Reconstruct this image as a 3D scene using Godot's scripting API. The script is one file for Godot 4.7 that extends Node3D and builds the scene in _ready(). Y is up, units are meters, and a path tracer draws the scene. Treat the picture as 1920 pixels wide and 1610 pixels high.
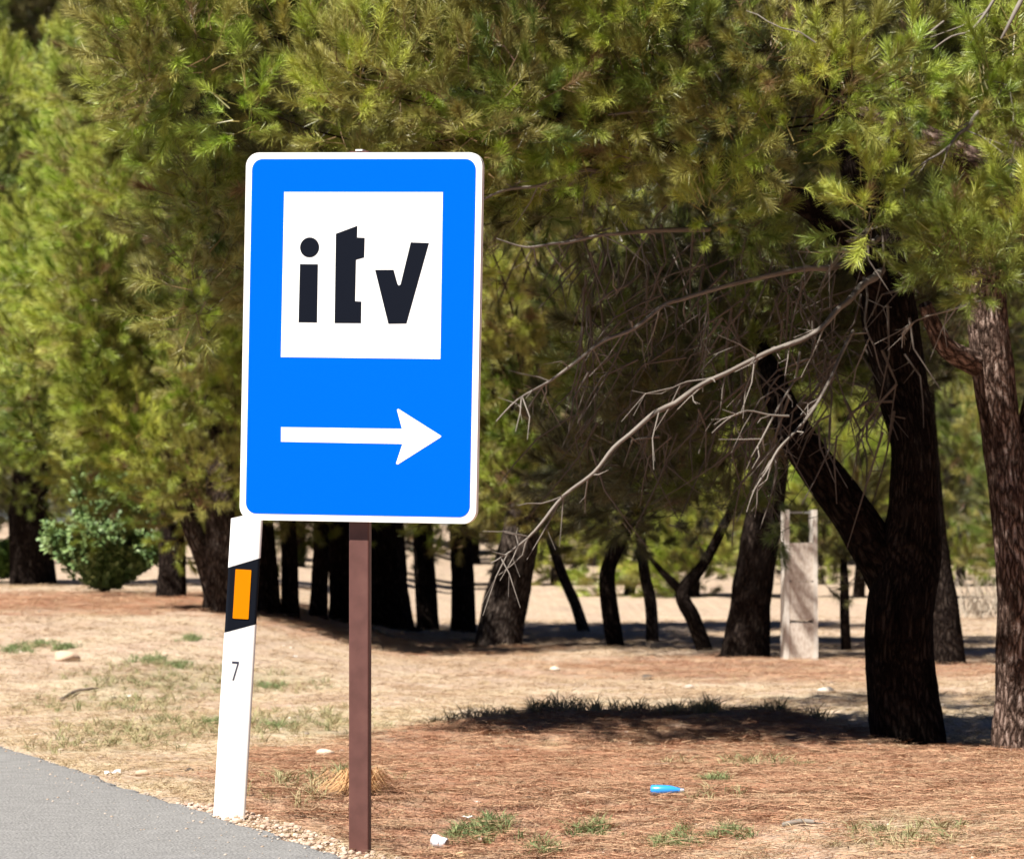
extends Node3D
# A blue roadside service sign and a delineator post in front of a sunlit pine grove.
const F := 9200.0          # focal length in photograph pixels (1920 x 1610)
const EYE := 1.15
const PITCH := 0.021193    # atan(195 / 9200)
var rng: RandomNumberGenerator = RandomNumberGenerator.new()
var na := FastNoiseLite.new()
var nb := FastNoiseLite.new()
var nc := FastNoiseLite.new()
var M := {}
var sprigs: Array = []
var used := {}

func _ready():
	rng.seed = 20731
	na.seed = 11; na.frequency = 1.0; na.fractal_octaves = 4
	nb.seed = 27; nb.frequency = 1.0; nb.fractal_octaves = 3
	nc.seed = 41; nc.frequency = 1.0; nc.noise_type = FastNoiseLite.TYPE_CELLULAR; nc.cellular_return_type = FastNoiseLite.RETURN_DISTANCE2_DIV
	# ---- camera, sky, sun, exposure
	var cam := Camera3D.new(); cam.name = "camera"
	cam.fov = rad_to_deg(2.0 * atan(805.0 / F)); cam.near = 0.5; cam.far = 900.0
	cam.position = Vector3(0, EYE, 0); cam.rotation = Vector3(PITCH, 0, 0)
	var lens := CameraAttributesPhysical.new()
	lens.frustum_focal_length = 12.0 * F / 805.0; lens.frustum_focus_distance = 18.4; lens.exposure_aperture = 8.5
	cam.attributes = lens
	add_child(cam)
	var env := Environment.new()
	var sm := ProceduralSkyMaterial.new()
	sm.sky_top_color = Color(0.22, 0.40, 0.72); sm.sky_horizon_color = Color(0.62, 0.72, 0.84); sm.sky_curve = 0.15
	sm.ground_bottom_color = Color(0.35, 0.29, 0.22); sm.ground_horizon_color = Color(0.55, 0.55, 0.52)
	sm.sky_energy_multiplier = 0.42
	var sky := Sky.new(); sky.sky_material = sm
	env.background_mode = Environment.BG_SKY; env.sky = sky
	env.tonemap_mode = Environment.TONE_MAPPER_LINEAR; env.tonemap_exposure = 2.05
	env.sdfgi_enabled = true; env.ssao_enabled = true; env.ssil_enabled = true
	var we := WorldEnvironment.new(); we.name = "world"; we.environment = env; add_child(we)
	var sun := DirectionalLight3D.new(); sun.name = "sun"
	sun.light_energy = 1.6; sun.light_color = Color(1.0, 0.972, 0.925); sun.light_angular_distance = 0.5; sun.shadow_enabled = true
	var el := deg_to_rad(54.0); var az := deg_to_rad(46.0)
	add_child(sun)
	sun.look_at_from_position(Vector3(0, 30, 0), Vector3(0, 30, 0) + Vector3(sin(az) * cos(el), -sin(el), -cos(az) * cos(el)), Vector3.UP)
	make_materials()
	make_sprigs()
	# ---- setting
	make_ground()
	make_road()
	# ---- things
	make_sign()
	make_delineator()
	near_trees()
	grove()
	far_trees()
	utility_pole()
	shrubs()
	ground_cover()
	litter()

# ------------------------------------------------------------------ layout
func P(px: float, py: float, d: float) -> Vector3:      # the point of the place seen at a pixel of the photograph, d metres away
	var v := Vector3((px - 960.0) / F, -(py - 805.0) / F, -1.0).rotated(Vector3.RIGHT, PITCH)
	return Vector3(0, EYE, 0) + v * (d / -v.z)
func edge_x(d: float) -> float: return -0.589 - 0.237 * (d - 17.49)
func S(x: float, d: float) -> float: return (x - edge_x(d)) * 0.973
func crest_d(x: float) -> float:
	return 28.6 - 1.6 * smoothstep(0.3, -1.2, x) - 1.2 * smoothstep(1.6, 2.6, x)
func H(x: float, d: float) -> float:
	var s := S(x, d)
	var h := -0.028
	var ditch := smoothstep(0.16, 0.55, s) * (1.0 - smoothstep(1.05, 3.0, s)) * (1.0 - smoothstep(20.5, 23.5, d)) * smoothstep(2.0, 9.0, d)
	h -= 0.29 * ditch
	var off := smoothstep(0.0, 0.5, s)
	var cd := crest_d(x)
	h += off * 0.165 * exp(-pow((d - cd + 0.3) / 1.2, 2.0)) * smoothstep(-1.3, 0.2, x) * (1.0 - smoothstep(1.5, 2.3, x))
	h -= off * 0.07 * exp(-pow((d - cd - 1.6) / 1.2, 2.0)) * smoothstep(-1.6, 0.0, x)
	var c := lerpf(0.008, 0.0062, smoothstep(-5.0, -0.8, x))
	var far := maxf(0.0, d - 38.0)
	far = far * far / (far + 6.0)
	h += c * minf(far, 160.0) * off
	h += 0.40 * smoothstep(33.0, 47.0, d) * smoothstep(-0.7, -3.2, x) * off
	if s > 0.02:
		var w := smoothstep(0.02, 0.4, s)
		h += w * (0.018 * na.get_noise_2d(x * 0.9, d * 0.5) + 0.012 * nb.get_noise_2d(x * 4.0, d * 2.6) + 0.05 * na.get_noise_2d(x * 0.16 + 9.0, d * 0.12) * smoothstep(24.0, 40.0, d))
	return h
func G(px: float, py: float) -> Vector3:                # where the ground is seen at a pixel
	var lo := 12.0
	var d := lo
	while d < 220.0:
		var p := P(px, py, d)
		if p.y <= H(p.x, d): break
		d += 0.04 if d < 40.0 else 0.15
	var q := P(px, py, d)
	return Vector3(q.x, H(q.x, d), -d)
func ground_at(x: float, d: float) -> Vector3: return Vector3(x, H(x, d), -d)
func R(a: float, b: float) -> float: return rng.randf_range(a, b)

# ------------------------------------------------------------------ naming
func nm(called: String) -> String:
	if not used.has(called):
		used[called] = 0
		return called
	used[called] += 1
	return "%s_%03d" % [called, used[called]]
func thing(called: String, label: String, category: String, at := Vector3.ZERO, group := "") -> Node3D:
	var o := Node3D.new(); o.name = nm(called); add_child(o, true); o.position = at
	meta(o, label, category, group)
	return o
func meta(o: Node, label: String, category: String, group := "", kind := ""):
	if label: o.set_meta("label", label)
	if category: o.set_meta("category", category)
	if group: o.set_meta("group", group)
	if kind: o.set_meta("kind", kind)
func part(called: String, mesh: Mesh, m: Material, parent: Node, at := Vector3.ZERO) -> MeshInstance3D:
	var o := MeshInstance3D.new()
	o.name = nm(called) if parent == self else called
	o.mesh = mesh; o.material_override = m
	parent.add_child(o, true); o.position = at
	return o

# ------------------------------------------------------------------ materials
func lin(r: float, g: float, b: float) -> Color: return Color(r, g, b).linear_to_srgb()
func mat(r: float, g: float, b: float, rough := 0.8, vc := false) -> StandardMaterial3D:
	var m := StandardMaterial3D.new(); m.albedo_color = lin(r, g, b); m.roughness = rough; m.vertex_color_use_as_albedo = vc
	m.cull_mode = BaseMaterial3D.CULL_DISABLED
	return m
func seamless(n: FastNoiseLite, w: int, h: int) -> Image:
	return n.get_seamless_image(w, h)
func ramp_image(n: FastNoiseLite, w: int, h: int, stops: Array, cols: Array, grain := 0.0) -> ImageTexture:
	var im := seamless(n, w, h)
	var g := Gradient.new(); g.offsets = PackedFloat32Array(stops); g.colors = PackedColorArray(cols)
	var out := Image.create(w, h, false, Image.FORMAT_RGBA8)
	for y in h:
		for x in w:
			var v := im.get_pixel(x, y).r + R(-grain, grain)
			out.set_pixel(x, y, g.sample(clampf(v, 0, 1)))
	return ImageTexture.create_from_image(out)
func bump_tex(n: FastNoiseLite, w: int, h: int, amount: float) -> ImageTexture:
	var im := seamless(n, w, h); im.convert(Image.FORMAT_RGBA8); im.bump_map_to_normal_map(amount)
	return ImageTexture.create_from_image(im)
func noise(seed_: int, freq: float, oct := 4, kind := FastNoiseLite.TYPE_SIMPLEX_SMOOTH) -> FastNoiseLite:
	var n := FastNoiseLite.new(); n.seed = seed_; n.frequency = freq; n.fractal_octaves = oct; n.noise_type = kind
	return n
func make_materials():
	# bark: plates of pink grey and brown with dark fissures
	var cell := noise(5, 0.035, 2, FastNoiseLite.TYPE_CELLULAR)
	cell.cellular_return_type = FastNoiseLite.RETURN_DISTANCE2_SUB; cell.domain_warp_enabled = true; cell.domain_warp_amplitude = 34.0; cell.domain_warp_frequency = 0.02
	var barks := {"bark": [lin(0.006, 0.0045, 0.004), lin(0.014, 0.010, 0.009), lin(0.032, 0.024, 0.020), lin(0.08, 0.063, 0.054)],  # darkened so the colour itself carries the shade on the trunks
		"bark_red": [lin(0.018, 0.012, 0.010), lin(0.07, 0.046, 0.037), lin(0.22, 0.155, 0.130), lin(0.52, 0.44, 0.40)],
		"bark_grey": [lin(0.015, 0.011, 0.010), lin(0.045, 0.034, 0.029), lin(0.11, 0.088, 0.076), lin(0.24, 0.205, 0.18)]}  # lighter copy, for trunks that stand in the sun
	var bn := bump_tex(cell, 256, 256, 9.0)
	for k in barks:
		var m := StandardMaterial3D.new(); m.roughness = 1.0; m.metallic_specular = 0.12; m.vertex_color_use_as_albedo = true
		m.albedo_texture = ramp_image(cell, 256, 256, [0.0, 0.22, 0.5, 1.0], barks[k], 0.09)
		m.normal_enabled = true; m.normal_texture = bn; m.normal_scale = 1.6
		m.uv1_scale = Vector3(1, 1, 1)
		M[k] = m
	M.dead = mat(0.235, 0.21, 0.188, 1.0, true); M.dead.metallic_specular = 0.15; M.twig = mat(0.12, 0.10, 0.085, 0.9)
	M.dead_dark = mat(0.16, 0.125, 0.10, 0.9)
	M.needle = mat(1, 1, 1, 0.42, true); M.needle.backlight = Color(0.36, 0.36, 0.14)
	M.leaf = mat(1, 1, 1, 0.5, true); M.leaf.backlight = Color(0.35, 0.4, 0.12)
	M.straw = mat(1, 1, 1, 0.8, true); M.straw.backlight = Color(0.25, 0.22, 0.14)
	M.stone = mat(1, 1, 1, 0.9, true)
	# ground: vertex colour times a fine grain
	var g := StandardMaterial3D.new(); g.roughness = 1.0; g.vertex_color_use_as_albedo = true; g.metallic_specular = 0.2
	g.albedo_texture = ramp_image(noise(8, 0.03, 6), 512, 512, [0.0, 0.4, 0.6, 1.0], [lin(0.55, 0.5, 0.46), lin(0.85, 0.83, 0.8), lin(1.0, 1.0, 1.0), lin(1.15, 1.15, 1.12)], 0.08)
	g.normal_enabled = true; g.normal_texture = bump_tex(noise(9, 0.05, 6), 512, 512, 8.0); g.normal_scale = 1.2
	g.uv1_triplanar = true; g.uv1_world_triplanar = true; g.uv1_scale = Vector3(0.9, 0.9, 0.9)
	M.ground = g
	# asphalt: grey binder with pale and dark chips
	var a := StandardMaterial3D.new(); a.roughness = 0.9; a.metallic_specular = 0.3
	var im := Image.create(1024, 1024, false, Image.FORMAT_RGBA8)
	var an := noise(3, 0.012, 4)
	for y in 1024:
		for x in 1024:
			var v := 0.225 + 0.04 * an.get_noise_2d(x, y) + R(-0.035, 0.035)
			im.set_pixel(x, y, lin(v * 1.01, v, v * 0.995))
	for i in 9000:
		var v := R(0.27, 0.42) if rng.randf() < 0.6 else R(0.07, 0.13)
		var w := 1 + int(rng.randf() * 3.2)
		im.fill_rect(Rect2i(rng.randi() % 1020, rng.randi() % 1020, w, w), lin(v, v * 0.98, v * 0.95))
	a.albedo_texture = ImageTexture.create_from_image(im)
	a.normal_enabled = true; a.normal_texture = bump_tex(noise(13, 0.2, 3), 512, 512, 5.0); a.normal_scale = 0.7
	a.uv1_triplanar = true; a.uv1_world_triplanar = true; a.uv1_scale = Vector3(0.55, 0.55, 0.55)
	M.asphalt = a
	M.sign_white = mat(0.86, 0.86, 0.86, 0.35)
	M.sign_blue = mat(0.0004, 0.115, 0.80, 0.6); M.sign_blue.metallic_specular = 0.06
	M.sign_black = mat(0.006, 0.008, 0.015, 0.6); M.sign_black.metallic_specular = 0.15
	M.steel = mat(0.42, 0.43, 0.44, 0.5); M.steel.metallic = 0.7
	var pm := mat(1, 1, 1, 0.5)
	pm.albedo_texture = ramp_image(noise(21, 0.02, 4), 256, 256, [0.0, 0.5, 1.0], [lin(0.090, 0.036, 0.030), lin(0.115, 0.047, 0.040), lin(0.135, 0.058, 0.048)], 0.03)
	pm.uv1_triplanar = true; pm.uv1_scale = Vector3(2, 0.6, 2)
	M.post_brown = pm
	M.plastic_white = mat(0.84, 0.84, 0.84, 0.4)
	M.plastic_black = mat(0.006, 0.008, 0.014, 0.55); M.plastic_black.metallic_specular = 0.2
	M.reflector = mat(0.72, 0.235, 0.001, 0.35); M.reflector.metallic_specular = 0.2
	M.ink = mat(0.03, 0.035, 0.07, 0.6)
	var cm := mat(1, 1, 1, 0.95)
	cm.albedo_texture = ramp_image(noise(31, 0.03, 5), 256, 256, [0.0, 0.45, 1.0], [lin(0.46, 0.41, 0.36), lin(0.60, 0.56, 0.51), lin(0.70, 0.67, 0.63)], 0.06)
	cm.uv1_triplanar = true; cm.uv1_scale = Vector3(1.6, 0.8, 1.6)
	M.concrete = cm
	var cb := mat(1, 1, 1, 0.95)
	cb.albedo_texture = ramp_image(noise(33, 0.05, 5), 256, 256, [0.0, 0.5, 1.0], [lin(0.42, 0.34, 0.28), lin(0.58, 0.52, 0.46), lin(0.68, 0.64, 0.59)], 0.06)
	cb.uv1_triplanar = true; cb.uv1_scale = Vector3(2.5, 1.2, 2.5)
	M.concrete_stained = cb

# ------------------------------------------------------------------ shapes
func smooth_path(pts: Array, radii: Array, step: float) -> Array:
	var op := PackedVector3Array(); var orr := PackedFloat32Array()
	for i in pts.size() - 1:
		var p0: Vector3 = pts[maxi(i - 1, 0)]; var p1: Vector3 = pts[i]; var p2: Vector3 = pts[i + 1]; var p3: Vector3 = pts[mini(i + 2, pts.size() - 1)]
		var n := maxi(1, int(p1.distance_to(p2) / step))
		for k in n:
			var t := float(k) / n
			op.append(p1.cubic_interpolate(p2, p0, p3, t))
			orr.append(lerpf(radii[i], radii[i + 1], smoothstep(0.0, 1.0, t)))
	op.append(pts[-1]); orr.append(radii[-1])
	return [op, orr]
func tube(st: SurfaceTool, base: int, pts: Array, radii: Array, seg := 8, step := 0.12, bump := 0.0, key := 0.0, v_scale := 2.0) -> int:
	var sp := smooth_path(pts, radii, step)
	var p: PackedVector3Array = sp[0]; var r: PackedFloat32Array = sp[1]
	var side := Vector3.RIGHT
	var along := 0.0
	var u_rep := maxf(1.0, roundf(r[0] * TAU * v_scale * 1.3))
	for i in p.size():
		var t: Vector3 = (p[mini(i + 1, p.size() - 1)] - p[maxi(i - 1, 0)]).normalized()
		if absf(side.dot(t)) > 0.9: side = Vector3.FORWARD if absf(t.z) < 0.9 else Vector3.UP
		side = (side - t * side.dot(t)).normalized()
		var up := t.cross(side)
		if i: along += p[i].distance_to(p[i - 1])
		for k in seg + 1:
			var a := TAU * k / seg
			var kk := TAU * (k % seg) / seg
			var rr := r[i]
			if bump > 0.0:
				var c := Vector3(cos(kk), sin(kk), 0)
				rr *= 1.0 + bump * (1.3 * nc.get_noise_3d(c.x * 2.2 + key, c.y * 2.2, along * 3.4) + 0.9 + 0.8 * na.get_noise_3d(c.x * 1.1, c.y * 1.1 + key, along * 1.2))
			if bump > 0.0:
				var pv := 1.0 + 1.1 * na.get_noise_3d(cos(kk) * 1.5 + key * 2.0, sin(kk) * 1.5, along * 1.6) + 0.8 * nb.get_noise_3d(cos(kk) * 3.5, sin(kk) * 3.5 + key, along * 5.0)
				pv = clampf(pv, 0.35, 2.2)
				st.set_color(Color(pv, pv * 0.99, pv * 0.975))
			else: st.set_color(Color.WHITE)
			st.set_uv(Vector2(float(k) / seg * u_rep, along * v_scale * 0.55))
			st.add_vertex(p[i] + (side * cos(a) + up * sin(a)) * rr)
	var w := seg + 1
	for i in p.size() - 1:
		for k in seg:
			var q := base + i * w + k
			for x in [q, q + 1, q + w, q + 1, q + w + 1, q + w]: st.add_index(x)
	return base + p.size() * w
func new_st() -> SurfaceTool:
	var st := SurfaceTool.new(); st.begin(Mesh.PRIMITIVE_TRIANGLES); return st
func done(st: SurfaceTool, tangents := false) -> ArrayMesh:
	st.generate_normals()
	if tangents: st.generate_tangents()
	return st.commit()
func tube_mesh(pts: Array, radii: Array, seg := 8, step := 0.12, bump := 0.0, key := 0.0) -> ArrayMesh:
	var st := new_st(); tube(st, 0, pts, radii, seg, step, bump, key)
	return done(st, true)
func poly_prism(pts: PackedVector2Array, z0: float, z1: float, bevel := 0.0) -> ArrayMesh:   # an outline pushed out from z0 to z1
	var st := new_st(); st.set_smooth_group(-1)
	var idx := Geometry2D.triangulate_polygon(pts)
	var cc := Geometry2D.is_polygon_clockwise(pts)
	for i in range(0, idx.size(), 3):
		var t := [pts[idx[i]], pts[idx[i + 1]], pts[idx[i + 2]]]
		var area: float = (t[1] - t[0]).cross(t[2] - t[0])
		if area > 0: t.reverse()
		for v in t: st.add_vertex(Vector3(v.x, v.y, z1))
		t.reverse()
		for v in t: st.add_vertex(Vector3(v.x, v.y, z0))
	var n := pts.size()
	for i in n:
		var a := pts[i]; var b := pts[(i + 1) % n]
		if cc:
			var s := a; a = b; b = s
		var q := [Vector3(a.x, a.y, z0), Vector3(b.x, b.y, z0), Vector3(b.x, b.y, z1), Vector3(a.x, a.y, z1)]
		for k in [0, 2, 1, 0, 3, 2]: st.add_vertex(q[k])
	return done(st)
func round_rect(x0: float, y0: float, x1: float, y1: float, r: float) -> PackedVector2Array:
	var o := PackedVector2Array()
	var c := [Vector2(x1 - r, y1 - r), Vector2(x0 + r, y1 - r), Vector2(x0 + r, y0 + r), Vector2(x1 - r, y0 + r)]
	for k in 4:
		for i in 9:
			var a := PI / 2 * (k + i / 8.0)
			o.append(c[k] + Vector2(cos(a), sin(a)) * r)
	return o
func box_at(size: Vector3, at: Vector3, called: String, m: Material, parent: Node) -> MeshInstance3D:
	return part(called, poly_prism(round_rect(-size.x / 2, -size.y / 2, size.x / 2, size.y / 2, minf(size.x, size.y) * 0.12), -size.z / 2, size.z / 2), m, parent, at)

# ------------------------------------------------------------------ ground
func axis(parts: Array) -> PackedFloat32Array:
	var o := PackedFloat32Array()
	for p in parts:
		var v: float = p[0]
		while v < p[1] - 0.0001:
			o.append(v); v += p[2]
	o.append(parts[-1][1])
	return o
func blob(x: float, d: float, cx: float, cd: float, rx: float, rd: float, soft := 0.5) -> float:
	var q := Vector2((x - cx) / rx, (d - cd) / rd).length()
	q += 0.35 * na.get_noise_2d(x * 1.6 + cx * 7.0, d * 0.9) + 0.22 * nb.get_noise_2d(x * 6.0, d * 3.0 + cd)
	return 1.0 - smoothstep(1.0 - soft, 1.0 + soft * 0.5, q)
func red_mask(x: float, d: float) -> float:      # fallen rust coloured needles
	var s := S(x, d)
	var cd := crest_d(x)
	var m := smoothstep(0.25, 0.7, s + 0.25 * na.get_noise_2d(x * 2.0, d)) * (1.0 - smoothstep(-0.9, 0.3, d - cd + 0.6 * na.get_noise_2d(x * 1.3, d * 0.8 + 4.0)))
	m *= smoothstep(-1.5, -1.05, x + 0.02 * (d - 20.0) + 0.3 * na.get_noise_2d(x * 2.0 + 3.0, d * 0.7))
	m *= 1.0 - 0.75 * blob(x, d, 1.5, 19.6, 1.3, 1.5)
	m = maxf(m, blob(x, d, -4.6, 50.5, 3.6, 5.0))
	m = maxf(m, 0.75 * blob(x, d, 2.3, 42.5, 2.4, 3.4))
	m = maxf(m, 0.5 * blob(x, d, -1.2, 48.0, 2.0, 3.0))
	m = maxf(m, 0.9 * blob(x, d, -1.1, 20.9, 0.35, 0.45))
	return clampf(m, 0, 1)
func green_mask(x: float, d: float) -> float:
	var g := 0.0
	for b in [[-2.15, 29.5, 0.5, 2.2], [-2.75, 33.5, 0.6, 1.6], [-2.3, 27.0, 0.4, 0.8], [-0.95, 23.3, 0.35, 0.8], [-1.3, 30.5, 0.5, 2.0], [0.35, 28.7, 0.6, 0.5], [1.1, 29.0, 0.9, 0.5], [-0.05, 19.2, 0.14, 0.22], [0.55, 19.4, 0.09, 0.16], [0.62, 18.9, 0.3, 0.3], [1.55, 19.6, 0.3, 0.5], [0.95, 22.2, 0.15, 0.4], [-2.4, 37.0, 1.0, 2.4], [1.2, 24.9, 0.4, 0.5]]:
		g = maxf(g, blob(x, d, b[0], b[1], b[2], b[3], 0.7))
	return g
func ground_color(x: float, d: float) -> Color:
	var n1 := na.get_noise_2d(x * 0.8, d * 0.45)
	var n2 := nb.get_noise_2d(x * 5.0, d * 2.4)
	var n3 := na.get_noise_2d(x * 14.0, d * 7.0)
	var sand := Vector3(0.53, 0.43, 0.335); var straw := Vector3(0.59, 0.49, 0.355); var pink := Vector3(0.49, 0.365, 0.29)
	var c := sand.lerp(straw, clampf(0.5 + n1 * 1.2 + n2 * 0.5, 0, 1))
	c = c.lerp(pink, clampf(0.35 - n1 * 1.3 + n3 * 0.6, 0, 1) * (0.75 if d > 32.0 else 0.6))
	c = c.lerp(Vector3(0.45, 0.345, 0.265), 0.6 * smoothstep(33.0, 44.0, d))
	c = c.lerp(Vector3(0.24, 0.24, 0.13), 0.45 * green_mask(x, d))
	var red := Vector3(0.42, 0.245, 0.165).lerp(Vector3(0.30, 0.15, 0.095), clampf(0.5 + 1.4 * n3, 0, 1))
	c = c.lerp(red, red_mask(x, d) * clampf(0.82 + 0.7 * n2 + 0.3 * n3, 0.25, 1.0))
	c *= 1.0 + 0.22 * n3 + 0.12 * n2
	return Color(c.x, c.y, c.z)
func make_ground():
	var xs := axis([[-260.0, -60.0, 50.0], [-60.0, -12.0, 6.0], [-12.0, -7.0, 0.5], [-7.0, -3.4, 0.16], [-3.4, 3.4, 0.07], [3.4, 7.0, 0.16], [7.0, 12.0, 0.5], [12.0, 60.0, 6.0], [60.0, 260.0, 50.0]])
	var ds := axis([[-60.0, 10.0, 7.0], [10.0, 16.0, 0.6], [16.0, 32.0, 0.085], [32.0, 46.0, 0.16], [46.0, 66.0, 0.35], [66.0, 120.0, 1.5], [120.0, 420.0, 20.0]])
	var nx := xs.size(); var nd := ds.size()
	var v := PackedVector3Array(); v.resize(nx * nd)
	var c := PackedColorArray(); c.resize(nx * nd)
	var n := PackedVector3Array(); n.resize(nx * nd)
	for j in nd:
		for i in nx:
			v[j * nx + i] = Vector3(xs[i], H(xs[i], ds[j]), -ds[j])
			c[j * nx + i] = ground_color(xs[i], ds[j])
	for j in nd:
		for i in nx:
			var a := v[j * nx + mini(i + 1, nx - 1)] - v[j * nx + maxi(i - 1, 0)]
			var b := v[mini(j + 1, nd - 1) * nx + i] - v[maxi(j - 1, 0) * nx + i]
			n[j * nx + i] = a.cross(b).normalized()
	var ix := PackedInt32Array(); ix.resize((nx - 1) * (nd - 1) * 6)
	var k := 0
	for j in nd - 1:
		for i in nx - 1:
			var q := j * nx + i
			for e in [q, q + nx, q + 1, q + 1, q + nx, q + nx + 1]:
				ix[k] = e; k += 1
	var arr := []; arr.resize(Mesh.ARRAY_MAX)
	arr[Mesh.ARRAY_VERTEX] = v; arr[Mesh.ARRAY_NORMAL] = n; arr[Mesh.ARRAY_COLOR] = c; arr[Mesh.ARRAY_INDEX] = ix
	var am := ArrayMesh.new(); am.add_surface_from_arrays(Mesh.PRIMITIVE_TRIANGLES, arr)
	var o := part("ground", am, M.ground, self)
	meta(o, "", "", "", "structure")
func make_road():
	var st := new_st()
	var ts := axis([[-60.0, 12.0, 4.0], [12.0, 32.0, 0.06], [32.0, 60.0, 0.5], [60.0, 160.0, 10.0]])
	for d in ts:
		var x0 := edge_x(d)
		var e := 0.05 * na.get_noise_2d(d * 0.9, 3.0) + 0.045 * nb.get_noise_2d(d * 4.0, 7.0) + 0.02 * nb.get_noise_2d(d * 15.0, 2.0)
		var prof := [[-60.0, 0.0], [-3.0, 0.0], [-0.6, 0.0], [-0.15, 0.0], [-0.03, -0.002], [-0.005, -0.010], [0.01, -0.075]]
		for p in prof:
			var sx: float = p[0] if p[0] < -0.5 else p[0] + e
			st.add_vertex(Vector3(x0 + sx / 0.973, p[1], -d))
	var w := 7
	for j in ts.size() - 1:
		for i in w - 1:
			var q := j * w + i
			for x in [q, q + w, q + 1, q + 1, q + w, q + w + 1]: st.add_index(x)
	var o := part("road", done(st), M.asphalt, self)
	meta(o, "", "", "", "structure")

# ------------------------------------------------------------------ sign and delineator
func sq(p: Vector2) -> Vector2:            # from a measured drawing of the sign face to metres on the panel (y up, centre 0)
	var dx := p.x - 201.0; var dy := p.y - 203.0
	var a := (dx * 680.0 + dy * 10.0) / 450300.0
	var b := (dy - 14.0 * a) / 680.0
	return Vector2(0.1495 + a * 0.6045 - 0.45, 0.675 - (0.145 + b * 0.607))
func outline(flat: Array) -> PackedVector2Array:
	var o := PackedVector2Array()
	for i in range(0, flat.size(), 2): o.append(sq(Vector2(flat[i], flat[i + 1])))
	return o
func make_sign():
	var foot := P(672, 1590, 17.98)
	foot.y = H(foot.x, 17.98)
	var t := thing("road_sign", "blue rectangular road sign reading itv above a white arrow, on brown post", "road sign", foot)
	t.rotation = Vector3(0, deg_to_rad(-14.5), 0)
	var c := P(685, 633, 17.98) - foot
	c = c.rotated(Vector3.UP, deg_to_rad(14.5))
	# post: rectangular tube with rounded corners
	var top := c.y + 0.684
	var post := part("post", poly_prism(round_rect(-0.0385, -0.02, 0.0385, 0.02, 0.007), -0.25, top), M.post_brown, t)
	post.rotation.x = -PI / 2; post.position = Vector3(0.006, 0, 0)
	part("post_cap", poly_prism(round_rect(-0.015, -0.0225, 0.015, 0.0225, 0.008), top, top + 0.006), M.plastic_white, t, Vector3(0.006, 0, 0)).rotation.x = -PI / 2
	var face := part("panel", poly_prism(round_rect(-0.45, -0.675, 0.45, 0.675, 0.05), -0.002, 0.0), M.sign_white, t, Vector3(c.x, c.y, 0.062))
	face.rotation.z = deg_to_rad(-1.05)
	# the folded rim behind the plate
	var rim := new_st()
	var o1 := round_rect(-0.45, -0.675, 0.45, 0.675, 0.05); var o2 := round_rect(-0.4475, -0.6725, 0.4475, 0.6725, 0.0475)
	var base := 0
	for pr in [[o1, 0.0, -0.028, 1], [o2, -0.002, -0.028, -1]]:
		var o: PackedVector2Array = pr[0]
		for i in o.size():
			var a := o[i]; var b := o[(i + 1) % o.size()]
			var q := [Vector3(a.x, a.y, pr[1]), Vector3(b.x, b.y, pr[1]), Vector3(b.x, b.y, pr[2]), Vector3(a.x, a.y, pr[2])]
			for k in ([0, 2, 1, 0, 3, 2] if pr[3] < 0 else [0, 1, 2, 0, 2, 3]): rim.add_vertex(q[k])
	part("rim", done(rim), M.sign_white, face, Vector3(0, 0, -0.0022))
	for y in [-0.42, 0.42]:
		box_at(Vector3(0.30, 0.05, 0.026), Vector3(0, y, -0.018), "bracket", M.steel, face)
	part("blue_field", poly_prism(round_rect(-0.426, -0.651, 0.426, 0.651, 0.04), 0.0, 0.0012), M.sign_blue, face, Vector3(0, 0, 0.0002))
	part("white_square", poly_prism(outline([201, 203, 863, 217, 855, 898, 190, 882]), 0.0015, 0.0024), M.sign_white, face)
	var arrow := part("arrow", poly_prism(outline([192, 1170, 697, 1181, 676, 1104, 678, 1100, 683, 1100, 858, 1210, 860, 1213, 857, 1217, 681, 1326, 675, 1325, 673, 1321, 699, 1243, 192, 1230]), 0.0015, 0.0024), M.sign_white, face)
	var dot := []
	for i in 28:
		dot.append(309 + 40.0 * cos(TAU * i / 28)); dot.append(433 + 41.0 * sin(TAU * i / 28))
	var li := part("letter_i", poly_prism(outline([269, 501, 344, 503, 341, 742, 264, 740]), 0.0026, 0.0034), M.sign_black, face)
	part("letter_dot", poly_prism(outline(dot), 0.0026, 0.0034), M.sign_black, li)
	part("letter_t", poly_prism(outline([419, 379, 508, 348, 507, 396, 539, 398, 537, 478, 503, 487, 500, 657, 526, 659, 525, 747, 415, 745]), 0.0026, 0.0034), M.sign_black, face)
	part("letter_v", poly_prism(outline([583, 530, 660, 531, 676, 588, 681, 595, 687, 594, 690, 588, 731, 420, 806, 424, 714, 751, 639, 751]), 0.0026, 0.0034), M.sign_black, face)
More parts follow.
